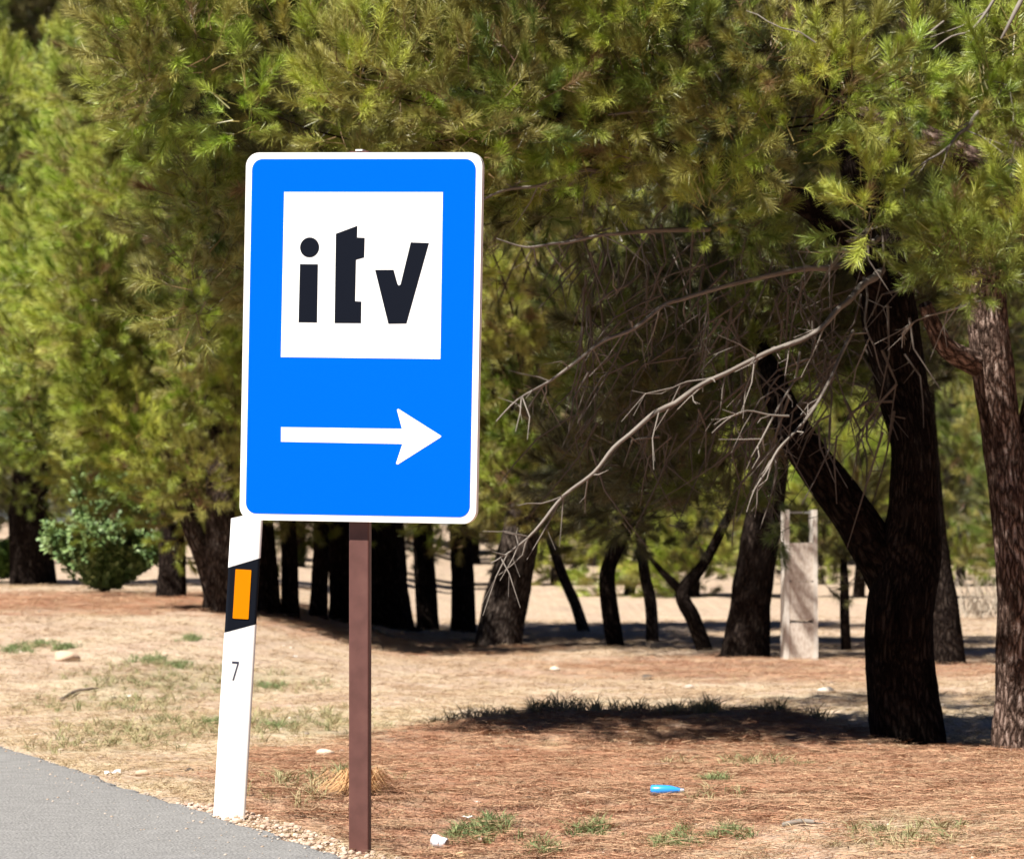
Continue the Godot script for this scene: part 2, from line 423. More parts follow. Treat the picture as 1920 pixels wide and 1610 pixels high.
func make_delineator():
	var foot := P(428, 1536, 20.12); foot.y = -0.06
	var t := thing("delineator_post", "white plastic delineator post with black band, orange reflector and number 7, leaning", "delineator", foot)
	t.rotation.z = deg_to_rad(-3.35)
	# section: flat front, rounded sides, hollow looking rounded back
	var sec := []
	var w := 0.0655
	for i in 7: sec.append(Vector2(w - 0.012 + 0.012 * cos(PI / 2 - PI / 2 * i / 6.0), 0.004 + 0.010 * sin(PI / 2 - PI / 2 * i / 6.0) - 0.006))
	for i in range(1, 12):
		var a := PI * i / 12.0
		sec.append(Vector2(w * cos(a), -0.004 - 0.085 * sin(a)))
	for i in 7: sec.append(Vector2(-w + 0.012 - 0.012 * cos(PI / 2 * i / 6.0), 0.004 + 0.010 * sin(PI / 2 * i / 6.0) - 0.006))
	var lo := func(x): return -0.2 + 0.0 * x
	var l1 := func(x): return 0.822 + 0.33 * x
	var l2 := func(x): return 1.092 + 0.36 * x
	var l3 := func(x): return 1.290 + 0.30 * x
	part("lower_body", slice(sec, lo, l1, 0.0), M.plastic_white, t)
	part("black_band", slice(sec, l1, l2, -0.0012), M.plastic_black, t)
	part("top_body", slice(sec, l2, l3, 0.0), M.plastic_white, t)
	part("reflector", poly_prism(round_rect(-0.034, 0.862, 0.031, 1.064, 0.003), 0.0065, 0.0105), M.reflector, t)
	var tm := TextMesh.new(); tm.text = "7"; tm.font_size = 16; tm.pixel_size = 0.0064; tm.depth = 0.001
	var fnt := SystemFont.new(); fnt.font_names = PackedStringArray(["Droid Sans"]); tm.font = fnt
	var n := part("number", tm, M.ink, t, Vector3(-0.012, 0.645, 0.0089))
	n.scale = Vector3(0.62, 1, 1)
func slice(sec: Array, f0: Callable, f1: Callable, inset: float) -> ArrayMesh:
	var st := new_st(); st.set_smooth_group(-1)
	var p2 := PackedVector2Array()
	for v in sec: p2.append(v * (1.0 + inset / 0.06))
	var n := p2.size()
	for i in n:
		var a := p2[i]; var b := p2[(i + 1) % n]
		var q := [Vector3(a.x, f0.call(a.x), a.y), Vector3(b.x, f0.call(b.x), b.y), Vector3(b.x, f1.call(b.x), b.y), Vector3(a.x, f1.call(a.x), a.y)]
		for k in [0, 1, 2, 0, 2, 3]: st.add_vertex(q[k])
	var idx := Geometry2D.triangulate_polygon(p2)
	for i in range(0, idx.size(), 3):
		for s in [1, 0]:
			for k in 3:
				var v := p2[idx[i + (k if s else 2 - k)]]
				st.add_vertex(Vector3(v.x, (f1 if s else f0).call(v.x), v.y))
	return done(st)

# ------------------------------------------------------------------ pines
func make_sprigs():                          # shoots of long needles, four shapes
	for v in 4:
		var r: RandomNumberGenerator = RandomNumberGenerator.new(); r.seed = 70 + v
		var st := new_st(); st.set_smooth_group(-1)
		var n: int = [250, 230, 280, 210][v]
		var len_: float = [0.15, 0.20, 0.12, 0.17][v]
		for i in n:
			var t := pow(r.randf(), 0.65)
			var b := Vector3(0, t * len_, 0)
			var a := r.randf() * TAU
			var open := deg_to_rad(r.randf_range(6, [62, 80, 54, 70][v]) * (1.15 - 0.5 * t))
			var dir := Vector3(cos(a) * sin(open), cos(open), sin(a) * sin(open))
			var L := r.randf_range(0.075, 0.118)
			var side := dir.cross(Vector3(r.randf_range(-1, 1), r.randf_range(-1, 1), r.randf_range(-1, 1))).normalized() * 0.00095
			var bend := Vector3(0, -0.012, 0) * r.randf()
			var tone := r.randf_range(0.75, 1.25)
			var col := Color(tone, tone, tone)
			if r.randf() < 0.05: col = Color(1.5, 1.1, 1.0)
			var mid := b + dir * L * 0.55 + bend * 0.3
			st.set_color(col)
			st.add_vertex(b - side); st.add_vertex(b + side); st.add_vertex(mid + side * 0.95)
			st.add_vertex(b - side); st.add_vertex(mid + side * 0.95); st.add_vertex(b + dir * L + bend)
		st.set_color(Color(0.5, 0.34, 0.6))
		for k in 3:
			var a0 := TAU * k / 3; var a1 := TAU * (k + 1) / 3
			var p0 := Vector3(cos(a0), 0, sin(a0)) * 0.003; var p1 := Vector3(cos(a1), 0, sin(a1)) * 0.004
			st.add_vertex(p0 + Vector3(0, -0.12, 0)); st.add_vertex(p1 + Vector3(0, -0.12, 0)); st.add_vertex(Vector3(0, len_, 0))
		sprigs.append(done(st))
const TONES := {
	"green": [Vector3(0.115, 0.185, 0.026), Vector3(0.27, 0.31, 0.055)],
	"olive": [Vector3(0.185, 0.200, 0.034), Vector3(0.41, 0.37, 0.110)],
	"shade_green": [Vector3(0.060, 0.075, 0.022), Vector3(0.165, 0.150, 0.052)],  # needle green darkened to stand for foliage in shade
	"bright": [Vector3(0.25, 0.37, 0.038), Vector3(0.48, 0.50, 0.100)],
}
func aim(dir: Vector3, spin: float, s: float, at: Vector3) -> Transform3D:
	var y := dir.normalized()
	var x := y.cross(Vector3(0.31, 0.2, 0.93)).normalized().rotated(y, spin)
	return Transform3D(Basis(x * s, y * s, x.cross(y) * s), at)
func add_foliage(parent: Node, called: String, clumps: Array, per: int, size: float, axis_at: Vector3):
	# clumps: [centre, radius, tone name]; shoots point outward and up from the middle of their clump
	var places := [[], [], [], []]; var tints := [[], [], [], []]
	for cl in clumps:
		var c: Vector3 = cl[0]; var r: float = cl[1]
		var tn: Array = TONES[cl[2]]
		var lo: Vector3 = tn[0]; var hi: Vector3 = tn[1]
		var mix0 := rng.randf() * 0.8; var val := R(0.78, 1.22)
		var out := Vector3(c.x - axis_at.x, 0, c.z - axis_at.z).normalized()
		var n := int(per * clampf(pow(r / 0.42, 2.0), 0.35, 2.6) * R(0.8, 1.2))
		for i in n:
			var u := Vector3(R(-1, 1), R(-1, 1), R(-1, 1))
			while u.length() > 1.0 or u.length() < 0.25: u = Vector3(R(-1, 1), R(-1, 1), R(-1, 1))
			var dir := (u.normalized() * 0.9 + Vector3(0, 0.55, 0) + out * 0.35 + Vector3(R(-0.3, 0.3), R(-0.3, 0.3), R(-0.3, 0.3)))
			var q := c + Vector3(u.x * r * 0.85, u.y * r * 1.25, u.z * r * 0.85)
			var v := rng.randi() % 4
			var col := lo.lerp(hi, clampf(mix0 + R(-0.15, 0.45), 0, 1)) * R(0.85, 1.15) * val
			if rng.randf() < 0.02: col = Vector3(0.26, 0.17, 0.08)
			places[v].append(aim(dir, R(0, TAU), size * R(0.75, 1.25), q)); tints[v].append(Color(col.x, col.y, col.z))
	for v in 4:
		if places[v].is_empty(): continue
		var mm := MultiMesh.new(); mm.transform_format = MultiMesh.TRANSFORM_3D; mm.use_colors = true
		mm.mesh = sprigs[v]; mm.instance_count = places[v].size()
		for i in places[v].size():
			mm.set_instance_transform(i, places[v][i]); mm.set_instance_color(i, tints[v][i])
		var o := MultiMeshInstance3D.new(); o.name = called; o.multimesh = mm; o.material_override = M.needle
		o.set_meta("kind", "stuff")
		parent.add_child(o, true)
func twig_to(st: SurfaceTool, base: int, from: Vector3, to: Vector3, r: float) -> int:
	var mid := from.lerp(to, 0.5) + Vector3(R(-0.1, 0.1), R(-0.12, 0.05), R(-0.1, 0.1)) * from.distance_to(to)
	return tube(st, base, [from, mid, to], [r, r * 0.7, r * 0.35], 5, 0.25)
# spec: px path of the trunk [[px, py, radius_m], ...] from the foot; depth from the ground; crown [centre px, bottom py, top py, half width px, clumps, per, tone, reach]
func pine(called: String, label: String, path: Array, crown: Dictionary, bark := "bark", group := "pines of the grove", opts := {}) -> Node3D:
	var foot := G(path[0][0], path[0][1])
	if opts.has("d"):
		var d: float = opts.d
		var q := P(path[0][0], path[0][1], d)
		foot = ground_at(q.x, d)
	var d0 := -foot.z
	var t := thing(called, label, "pine tree", foot, group)
	var pts := []; var rad := []
	for i in path.size():
		var p := P(path[i][0], path[i][1], d0) - foot
		if i == 0: p = Vector3.ZERO
		else: p.z += R(-0.06, 0.06)
		pts.append(p); rad.append(path[i][2])
	pts[0].y -= 0.06
	var key := R(0, 50)
	# root flare
	pts.insert(1, pts[0].lerp(pts[1], 0.12)); rad.insert(1, rad[0]); rad[0] = rad[0] * 1.42
	part("trunk", tube_mesh(pts, rad, 18 if d0 < 60.0 else 9, 0.06 if d0 < 60.0 else 0.3, 0.085, key), M[bark], t)
	for lb in opts.get("limbs", []):
		var lp := []; var lr := []
		for i in lb.size():
			lp.append(P(lb[i][0], lb[i][1], d0 + (lb[i][3] if lb[i].size() > 3 else 0.0)) - foot); lr.append(lb[i][2])
		part("limb", tube_mesh(lp, lr, 12, 0.08, 0.07, key + 3.0), M[opts.get("limb_bark", bark)], t)
	# crown
	var cl := []
	var c0 := P(crown.x, crown.bottom, d0) - foot
	var top := (P(crown.x, crown.top, d0) - foot).y
	var hw: float = crown.half / F * d0
	var depth: float = crown.get("depth", hw)
	var tones: Array = crown.tones
	var tip: Vector3 = pts[-1]
	for i in int(crown.clumps):
		var r: float = R(0.26, 0.46) * crown.get("lump", 1.0)
		var c := Vector3.ZERO; var best_gap := -1.0
		for tries in 9:                       # spread the clumps so that gaps stay between them
			var f := pow(rng.randf(), 0.85)
			var prof := pow(sin(PI * clampf(0.13 + 0.80 * f, 0, 1)), 0.6)
			var a := R(0, TAU); var q := sqrt(R(0.45, 1.0))
			var e := Vector3(c0.x + cos(a) * hw * prof * q, lerpf(c0.y, top, f), sin(a) * depth * prof * q)
			var gap := 1e9
			for o in cl: gap = minf(gap, e.distance_squared_to(o[0]))
			if na.get_noise_3d(e.x * 0.55 + key, e.y * 0.28, e.z * 0.55) < 0.03: gap *= 0.02      # hollows in the crown
			if gap > best_gap:
				best_gap = gap; c = e
		cl.append([c, r, tones[rng.randi() % tones.size()]])
	if crown.has("shade_brow"):  # overhanging clumps, added to throw shade below and behind them
		var w: Array = crown.shade_brow
		for i in int(w[6]): cl.append([P(R(w[0], w[1]), R(w[2], w[3]), d0 + R(w[4], w[5])) - foot, R(0.26, 0.42), tones[rng.randi() % tones.size()]])
	for e in crown.get("more", []): cl.append([P(e[0], e[1], d0 + e[3]) - foot, e[2], tones[rng.randi() % tones.size()]])
	add_foliage(t, "crown", cl, crown.per, crown.get("size", 1.0), Vector3(c0.x, 0, 0))
	var st := new_st(); var base := 0
	var k := 0
	for c in cl:
		k += 1
		if k % 2: continue
		var best: Vector3 = tip
		var want: float = c[0].y - 0.35 * Vector2(c[0].x - tip.x, c[0].z).length()
		for p in pts:
			if absf(p.y - want) < absf(best.y - want): best = p
		base = twig_to(st, base, best, c[0], clampf(0.005 * best.distance_to(c[0]), 0.004, 0.016))
	if base: 
		var o := part("branches", done(st), M[bark], t); o.set_meta("kind", "stuff")
	return t
func near_trees():
	# --- the forked pine
	var a := pine("pine_tree", "thick forked pine with black shaded trunk at the edge of the red needle bank",
		[[1708, 1388, 0.205], [1690, 1250, 0.185], [1688, 1150, 0.18], [1704, 1050, 0.175], [1712, 950, 0.14], [1712, 830, 0.125], [1694, 730, 0.14], [1672, 610, 0.155], [1650, 480, 0.13], [1610, 300, 0.11], [1560, 60, 0.09], [1530, -300, 0.012]],
		{"x": 1400, "bottom": 560, "top": 500, "half": 10, "clumps": 0, "per": 48, "tones": ["green"]}, "bark", "pines at the edge of the bank",
		{"d": 27.3, "limbs": [[[1690, 1130, 0.13], [1640, 1030, 0.125], [1575, 930, 0.115], [1500, 830, 0.10], [1455, 730, 0.075, 0.3], [1430, 650, 0.04, 0.7], [1415, 590, 0.012, 1.0]],
			[[1660, 560, 0.09], [1560, 420, 0.07, -0.5], [1400, 330, 0.05, -1.0], [1150, 250, 0.035, -1.4], [900, 180, 0.022, -1.5], [600, 110, 0.010, -1.4]]]})
	var foot := a.position
	var d0 := -foot.z
	# its wide low crown: a domed shell of clumps, open beneath
	var cl := []
	var c := P(1240, 470, d0 + 0.15)
	for i in 370:
		var p := Vector3.ZERO; var best_gap := -1.0
		for tries in 6:
			var th := R(0, TAU); var ph := asin(R(-0.10, 0.98)); var q := R(0.48, 1.0)
			var e := c + Vector3(cos(th) * cos(ph) * 3.0 * q, sin(ph) * 3.2 * q, sin(th) * cos(ph) * 2.3 * q)
			var gap := 1e9
			for o in cl: gap = minf(gap, (e - foot).distance_squared_to(o[0]))
			if (e.x > 0.75 and e.y < 3.45 and tries % 3) or na.get_noise_3d(e.x * 0.8, e.y * 0.6 + 5.0, e.z * 0.8) < -0.08: gap *= 0.05      # open, twiggy underside towards the trunks
			if gap > best_gap:
				best_gap = gap; p = e
		# the hem rises towards the trunks, and the sunward side by the red pine is thin
		var hem := 2.55 + 0.72 * smoothstep(-0.3, 0.3, p.x) + 0.25 * na.get_noise_1d(p.x * 3.0)
		if p.y < hem or (p.x > 1.15 and p.z > foot.z + 0.5 and rng.randf() < 0.9): continue
		cl.append([p - foot, R(0.20, 0.40), ["olive", "olive", "green", "bright", "shade_green"][rng.randi() % 5] if p.x < 0.9 else ["shade_green", "green", "shade_green"][rng.randi() % 3]])  # right side darker: shade put into the needle colour
	for e in [[1340, 370, 0.20, -1.6], [1400, 390, 0.16, -1.5], [1640, 350, 0.20, -1.9], [1620, 400, 0.18, -1.9], [1600, 130, 0.24, -2.2], [1540, 120, 0.22, -2.1], [1700, 140, 0.2, -2.1], [1180, 200, 0.3, -1.6], [1060, 130, 0.32, -1.5], [960, 250, 0.3, -1.3], [1120, 300, 0.26, -1.2], [1290, 110, 0.3, -1.9], [1380, 220, 0.3, -1.8], [1500, 240, 0.3, -1.8], [1450, 70, 0.3, -2.0], [830, 200, 0.3, -0.8], [760, 100, 0.3, -0.8], [700, 230, 0.28, -0.6], [980, 350, 0.24, -0.9], [1000, 330, 0.25, 0.6], [1080, 320, 0.22, 0.3], [1200, 300, 0.22, 0.5], [880, 330, 0.28, 0.2], [840, 300, 0.28, 0.6], [1050, 300, 0.3, 0.8], [1250, 260, 0.28, 0.9]]:
		cl.append([P(e[0], e[1], d0 + e[3]) - foot, e[2], ["olive", "bright", "green"][rng.randi() % 3]])
	for i in 64:                              # a bough reaching over the bank, left of the trunks
		var p := Vector3(R(-2.1, 0.7), R(3.15, 4.7), -d0 + R(0.5, 2.0))
		p.y = maxf(p.y, 3.15 + 0.25 * absf(p.x + 0.6))
		cl.append([p - foot, R(0.22, 0.40), ["olive", "bright", "bright", "olive"][rng.randi() % 4]])
	for i in 26:                              # high boughs added above the view, lengthening the crest shadow leftward
		cl.append([Vector3(R(-3.2, -1.7), R(4.3, 5.2), -d0 + R(0.6, 1.7)) - foot, R(0.26, 0.42), ["olive", "green"][rng.randi() % 2]])
	for i in 46:                              # boughs added on the far side to shade the clearing behind
		var p := Vector3(R(-0.6, 1.9), R(4.0, 5.6), -d0 - R(2.6, 6.0))
		cl.append([p - foot, R(0.26, 0.42), ["olive", "shade_green", "green"][rng.randi() % 3]])
	for i in 78:                              # inner foliage under the dome, mostly in the needle colour darkened for shade
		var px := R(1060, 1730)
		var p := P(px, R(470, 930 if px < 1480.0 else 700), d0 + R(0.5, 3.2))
		cl.append([p - foot, R(0.20, 0.34), ["shade_green", "shade_green", "green"][rng.randi() % 3]])
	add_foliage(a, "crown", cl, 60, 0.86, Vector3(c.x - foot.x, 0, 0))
	var st := new_st(); var base := 0
	for i in cl.size():
		if i % 2 == 0 and cl[i][0].y > 3.0: base = twig_to(st, base, Vector3(lerpf(c.x - foot.x, cl[i][0].x, 0.45), lerpf(3.3, cl[i][0].y, 0.55), cl[i][0].z * 0.4), cl[i][0], 0.008)
	part("branches", done(st), M.bark, a).set_meta("kind", "stuff")
	# dead limbs hanging out of the crown
	for b in [
		[[1655, 490, 0.034, 0.0], [1590, 492, 0.030, -0.5], [1500, 505, 0.026, -0.9], [1330, 545, 0.021, -1.2], [1245, 572, 0.019, -1.3], [1130, 640, 0.016, -1.4], [1030, 715, 0.012, -1.5], [930, 790, 0.005, -1.6]],
		[[1030, 715, 0.007, -1.5], [990, 703, 0.005, -1.5], [955, 694, 0.003, -1.5]],
		[[978, 765, 0.007, -1.55], [955, 752, 0.004, -1.5], [934, 745, 0.002, -1.5]],
		[[1245, 572, 0.008, -1.3], [1252, 600, 0.005, -1.35], [1240, 640, 0.003, -1.35]],
		[[1245, 572, 0.007, -1.3], [1268, 580, 0.004, -1.4], [1240, 600, 0.002, -1.4]],
		[[1325, 545, 0.008, -1.2], [1328, 620, 0.006, -1.2], [1318, 735, 0.003, -1.25]],
		[[1662, 500, 0.038, 0.0], [1640, 520, 0.036, -0.7], [1590, 565, 0.028, -1.3], [1540, 615, 0.024, -1.6], [1440, 660, 0.022, -1.8], [1360, 700, 0.020, -1.9], [1300, 730, 0.022, -2.0], [1230, 772, 0.021, -2.0], [1150, 840, 0.018, -2.1], [1056, 930, 0.014, -2.2], [990, 1008, 0.010, -2.3], [920, 1056, 0.004, -2.3]],
		[[1056, 930, 0.008, -2.2], [1015, 944, 0.006, -2.25], [970, 948, 0.003, -2.3]],
		[[990, 1006, 0.007, -2.3], [950, 996, 0.005, -2.35], [905, 996, 0.003, -2.35]],
		[[990, 1008, 0.008, -2.3], [980, 1040, 0.006, -2.3], [935, 1078, 0.003, -2.3]],
		[[1056, 930, 0.006, -2.2], [1053, 980, 0.004, -2.2], [1049, 1025, 0.002, -2.2]],
		[[1360, 700, 0.008, -1.9], [1290, 715, 0.006, -1.95], [1240, 738, 0.004, -2.0], [1185, 732, 0.002, -2.0]],
		[[1360, 700, 0.008, -1.9], [1350, 770, 0.006, -1.9], [1310, 850, 0.003, -1.9]],
		[[905, 374, 0.010, -1.8], [960, 353, 0.014, -1.7], [1050, 332, 0.017, -1.5], [1130, 320, 0.020, -1.2], [1300, 300, 0.026, -0.6]],
		[[962, 352, 0.007, -1.7], [945, 342, 0.005, -1.7], [925, 339, 0.002, -1.7]],
		[[1110, 324, 0.008, -1.3], [1096, 360, 0.006, -1.35], [1088, 420, 0.003, -1.35]],
		[[930, 447, 0.006, -1.9], [1000, 463, 0.011, -1.8], [1060, 455, 0.014, -1.7], [1160, 438, 0.016, -1.4], [1330, 430, 0.024, -0.6]],
		[[1000, 463, 0.006, -1.8], [985, 490, 0.004, -1.8], [960, 505, 0.002, -1.8]],
		[[1600, 620, 0.016, -0.9], [1560, 705, 0.014, -1.3], [1500, 800, 0.012, -1.6], [1440, 880, 0.009, -1.8], [1400, 960, 0.004, -1.9]],
		[[1500, 660, 0.012, -1.0], [1480, 730, 0.010, -1.2], [1425, 830, 0.008, -1.4], [1400, 880, 0.003, -1.4]],
		[[1620, 520, 0.012, -0.6], [1622, 600, 0.010, -0.8], [1640, 650, 0.007, -0.9], [1660, 710, 0.003, -0.9]],
		[[1480, 780, 0.010, -1.4], [1400, 770, 0.008, -1.5], [1335, 812, 0.003, -1.6]],
		[[1655, 440, 0.030, 0.0], [1620, 460, 0.022, -0.9], [1560, 470, 0.012, -1.5], [1490, 470, 0.004, -1.6]],
		[[1650, 430, 0.016, 0.0], [1620, 440, 0.010, -0.8], [1585, 450, 0.004, -1.3]],
		[[1200, 512, 0.014, -1.0], [1150, 545, 0.011, -1.2], [1110, 575, 0.004, -1.3]],
		[[1180, 600, 0.008, -1.2], [1205, 640, 0.006, -1.2], [1212, 690, 0.003, -1.2]],
		[[1250, 385, 0.009, -1.0], [1215, 440, 0.007, -1.1], [1180, 500, 0.006, -1.2], [1150, 560, 0.003, -1.2]],
		[[1140, 215, 0.010, -1.7], [1230, 208, 0.012, -1.6], [1330, 198, 0.014, -1.3]],
		[[1530, 80, 0.008, -2.4], [1500, 60, 0.006, -2.4], [1440, 40, 0.005, -2.4], [1400, 20, 0.003, -2.3]]]:
		dead_branch(a, foot, d0, b)
	# fine dead twigs filling the shade under the crown
	st = new_st(); base = 0
	for i in 260:
		var px := R(1080, 1720); var py := R(420, 840)
		var dd := d0 + R(-1.2, 1.2)
		var p := P(px, py, dd) - foot
		var L := R(0.18, 0.62)
		var lean := Vector3(R(-0.75, 0.35), R(-1.0, -0.25), R(-0.4, 0.4)).normalized()
		var m := p + lean * L * 0.5 + Vector3(R(-0.06, 0.06), R(0.0, 0.06), 0)
		var e := p + lean * L + Vector3(R(-0.12, 0.12), -0.05, R(-0.1, 0.1))
		base = tube(st, base, [p, m, e], [R(0.005, 0.009), 0.005, 0.002], 4, 0.14)
		for j in 2:
			var b0 := p.lerp(m, R(0.3, 1.0))
			base = tube(st, base, [b0, b0 + Vector3(R(-0.12, 0.12), R(-0.14, 0.02), R(-0.1, 0.1))], [0.0035, 0.0015], 3, 0.2)
	part("dead_twigs", done(st), M.twig, a).set_meta("kind", "stuff")
	# --- the pine at the picture's edge, red flaky bark in sun patches
	var b := pine("pine_tree", "pine with flaky reddish grey bark in patchy sun, beside the black forked pine",
		[[1908, 1402, 0.135], [1906, 1260, 0.105], [1904, 1100, 0.10], [1892, 950, 0.10], [1880, 820, 0.105], [1862, 690, 0.11], [1850, 560, 0.105], [1856, 430, 0.105], [1900, 330, 0.10], [1990, 120, 0.09], [2060, -250, 0.05]],
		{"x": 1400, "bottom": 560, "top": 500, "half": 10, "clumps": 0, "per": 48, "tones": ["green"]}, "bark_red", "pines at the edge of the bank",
		{"d": 26.6, "limb_bark": "bark_red", "limbs": [[[1930, 370, 0.10], [1840, 320, 0.095, -0.2], [1760, 275, 0.085, -0.3], [1680, 235, 0.06, -0.3], [1620, 212, 0.035, -0.3], [1570, 190, 0.008, -0.3]],
			[[1850, 690, 0.07], [1800, 668, 0.06, -0.15], [1765, 640, 0.05, -0.3], [1735, 570, 0.035, -0.4]],
			[[1890, 990, 0.075], [1912, 900, 0.07, 0.1], [1935, 780, 0.065, 0.2], [1985, 600, 0.06, 0.3]]]})
	foot = b.position; d0 = -foot.z
	cl = []
	for e in [[1790, 470, 0.27, -1.3], [1760, 440, 0.16, -1.35], [1850, 500, 0.18, -1.3], [1910, 440, 0.30, -1.2], [1960, 400, 0.3, -1.1], [1800, 400, 0.14, -1.0], [1840, 170, 0.24, -0.9], [1790, 230, 0.17, -0.8], [1880, 60, 0.2, -0.6], [1700, 60, 0.25, -0.4], [1960, 200, 0.3, -0.6], [1730, 180, 0.15, -0.9]]:
		cl.append([P(e[0], e[1], d0 + e[3]) - foot, e[2] * 0.9, ["bright", "green", "olive"][rng.randi() % 3]])
	for i in 110:
		var th := R(0, TAU); var ph := asin(R(0.0, 0.98)); var q := R(0.72, 1.0)
		var p := P(2420, 330, d0 + 0.6) + Vector3(cos(th) * cos(ph) * 2.0 * q, sin(ph) * 3.0 * q, sin(th) * cos(ph) * 2.3 * q)
		cl.append([p - foot, R(0.24, 0.44), ["olive", "green", "bright"][rng.randi() % 3]])
	add_foliage(b, "crown", cl, 62, 0.85, Vector3(1.0, 0, 0))
	for e in [
		[[1835, 210, 0.020, -0.9], [1815, 240, 0.018, -1.0], [1780, 275, 0.014, -1.1], [1740, 300, 0.009, -1.1], [1708, 326, 0.003, -1.2]],
		[[1780, 275, 0.010, -1.1], [1772, 300, 0.006, -1.1], [1765, 320, 0.002, -1.1]],
		[[1930, -30, 0.024, -0.9], [1905, 20, 0.020, -1.0], [1878, 72, 0.010, -1.0]],
		[[1870, -10, 0.016, -0.8], [1820, 58, 0.012, -0.9], [1750, 92, 0.005, -1.0]],
		[[1770, 40, 0.010, -0.8], [1730, 75, 0.008, -0.9], [1680, 105, 0.004, -1.0]],
		[[1850, 150, 0.007, -0.6], [1890, 160, 0.006, -0.7], [1905, 230, 0.005, -0.7], [1895, 310, 0.003, -0.7]],
		[[1835, 215, 0.006, -0.8], [1850, 270, 0.005, -0.8], [1880, 300, 0.003, -0.8]],
		[[1840, 565, 0.012, -0.3], [1780, 582, 0.010, -0.5], [1720, 600, 0.007, -0.7], [1640, 645, 0.003, -0.8]]]:
		dead_branch(b, foot, d0, e)
func dead_branch(t: Node3D, foot: Vector3, d0: float, b: Array):
	var pts := []; var rad := []
	for k in b.size():
		var q: Array = b[k]
		var p := P(q[0], q[1], d0 + q[3]) - foot
		if k:                                   # a knee in every stretch
			var was: Vector3 = pts[-1]
			var L := was.distance_to(p)
			var kn := 0.05 * minf(L, 0.4)
			pts.append(was.lerp(p, R(0.35, 0.65)) + Vector3(R(-kn, kn), R(-kn, kn), R(-kn, kn)) * 1.2); rad.append((b[k - 1][2] + q[2]) * 0.5 * 0.56 * R(0.9, 1.12))
		pts.append(p); rad.append(q[2] * 0.56)
	var o := part("dead_branch", tube_mesh(pts, rad, 7, 0.04, 0.13, R(0, 30)), M.dead, t)
	var total := 0.0
	for k in pts.size() - 1: total += pts[k].distance_to(pts[k + 1])
	if total < 0.45: return
	var st := new_st(); var base := 0
	var along: Vector3 = (pts[-1] - pts[0]).normalized()
	for n in int(total * 6.5):
		var f := R(0.12, 0.98) * (pts.size() - 1); var k := int(f)
		var p: Vector3 = pts[k].lerp(pts[k + 1], f - k)
		var dir := (along * R(-0.1, 0.9) + Vector3(R(-0.7, 0.5), R(-1.0, 0.45), R(-0.7, 0.7))).normalized()
		var L := R(0.07, 0.34)
		var m := p + dir * L * 0.5 + Vector3(R(-0.03, 0.03), R(-0.03, 0.02), 0)
		var e := p + dir * L + Vector3(0, -0.25 * L * rng.randf(), 0)
		base = tube(st, base, [p, m, e], [0.0042, 0.0032, 0.0014], 4, 0.12)
		if rng.randf() < 0.65:
			base = tube(st, base, [m, m + dir.rotated(Vector3(0, 0, 1), R(-1.1, 1.1)) * L * R(0.3, 0.55)], [0.0026, 0.0012], 3, 0.2)
	var w := part("twigs", done(st), M.dead, o); w.set_meta("kind", "stuff")
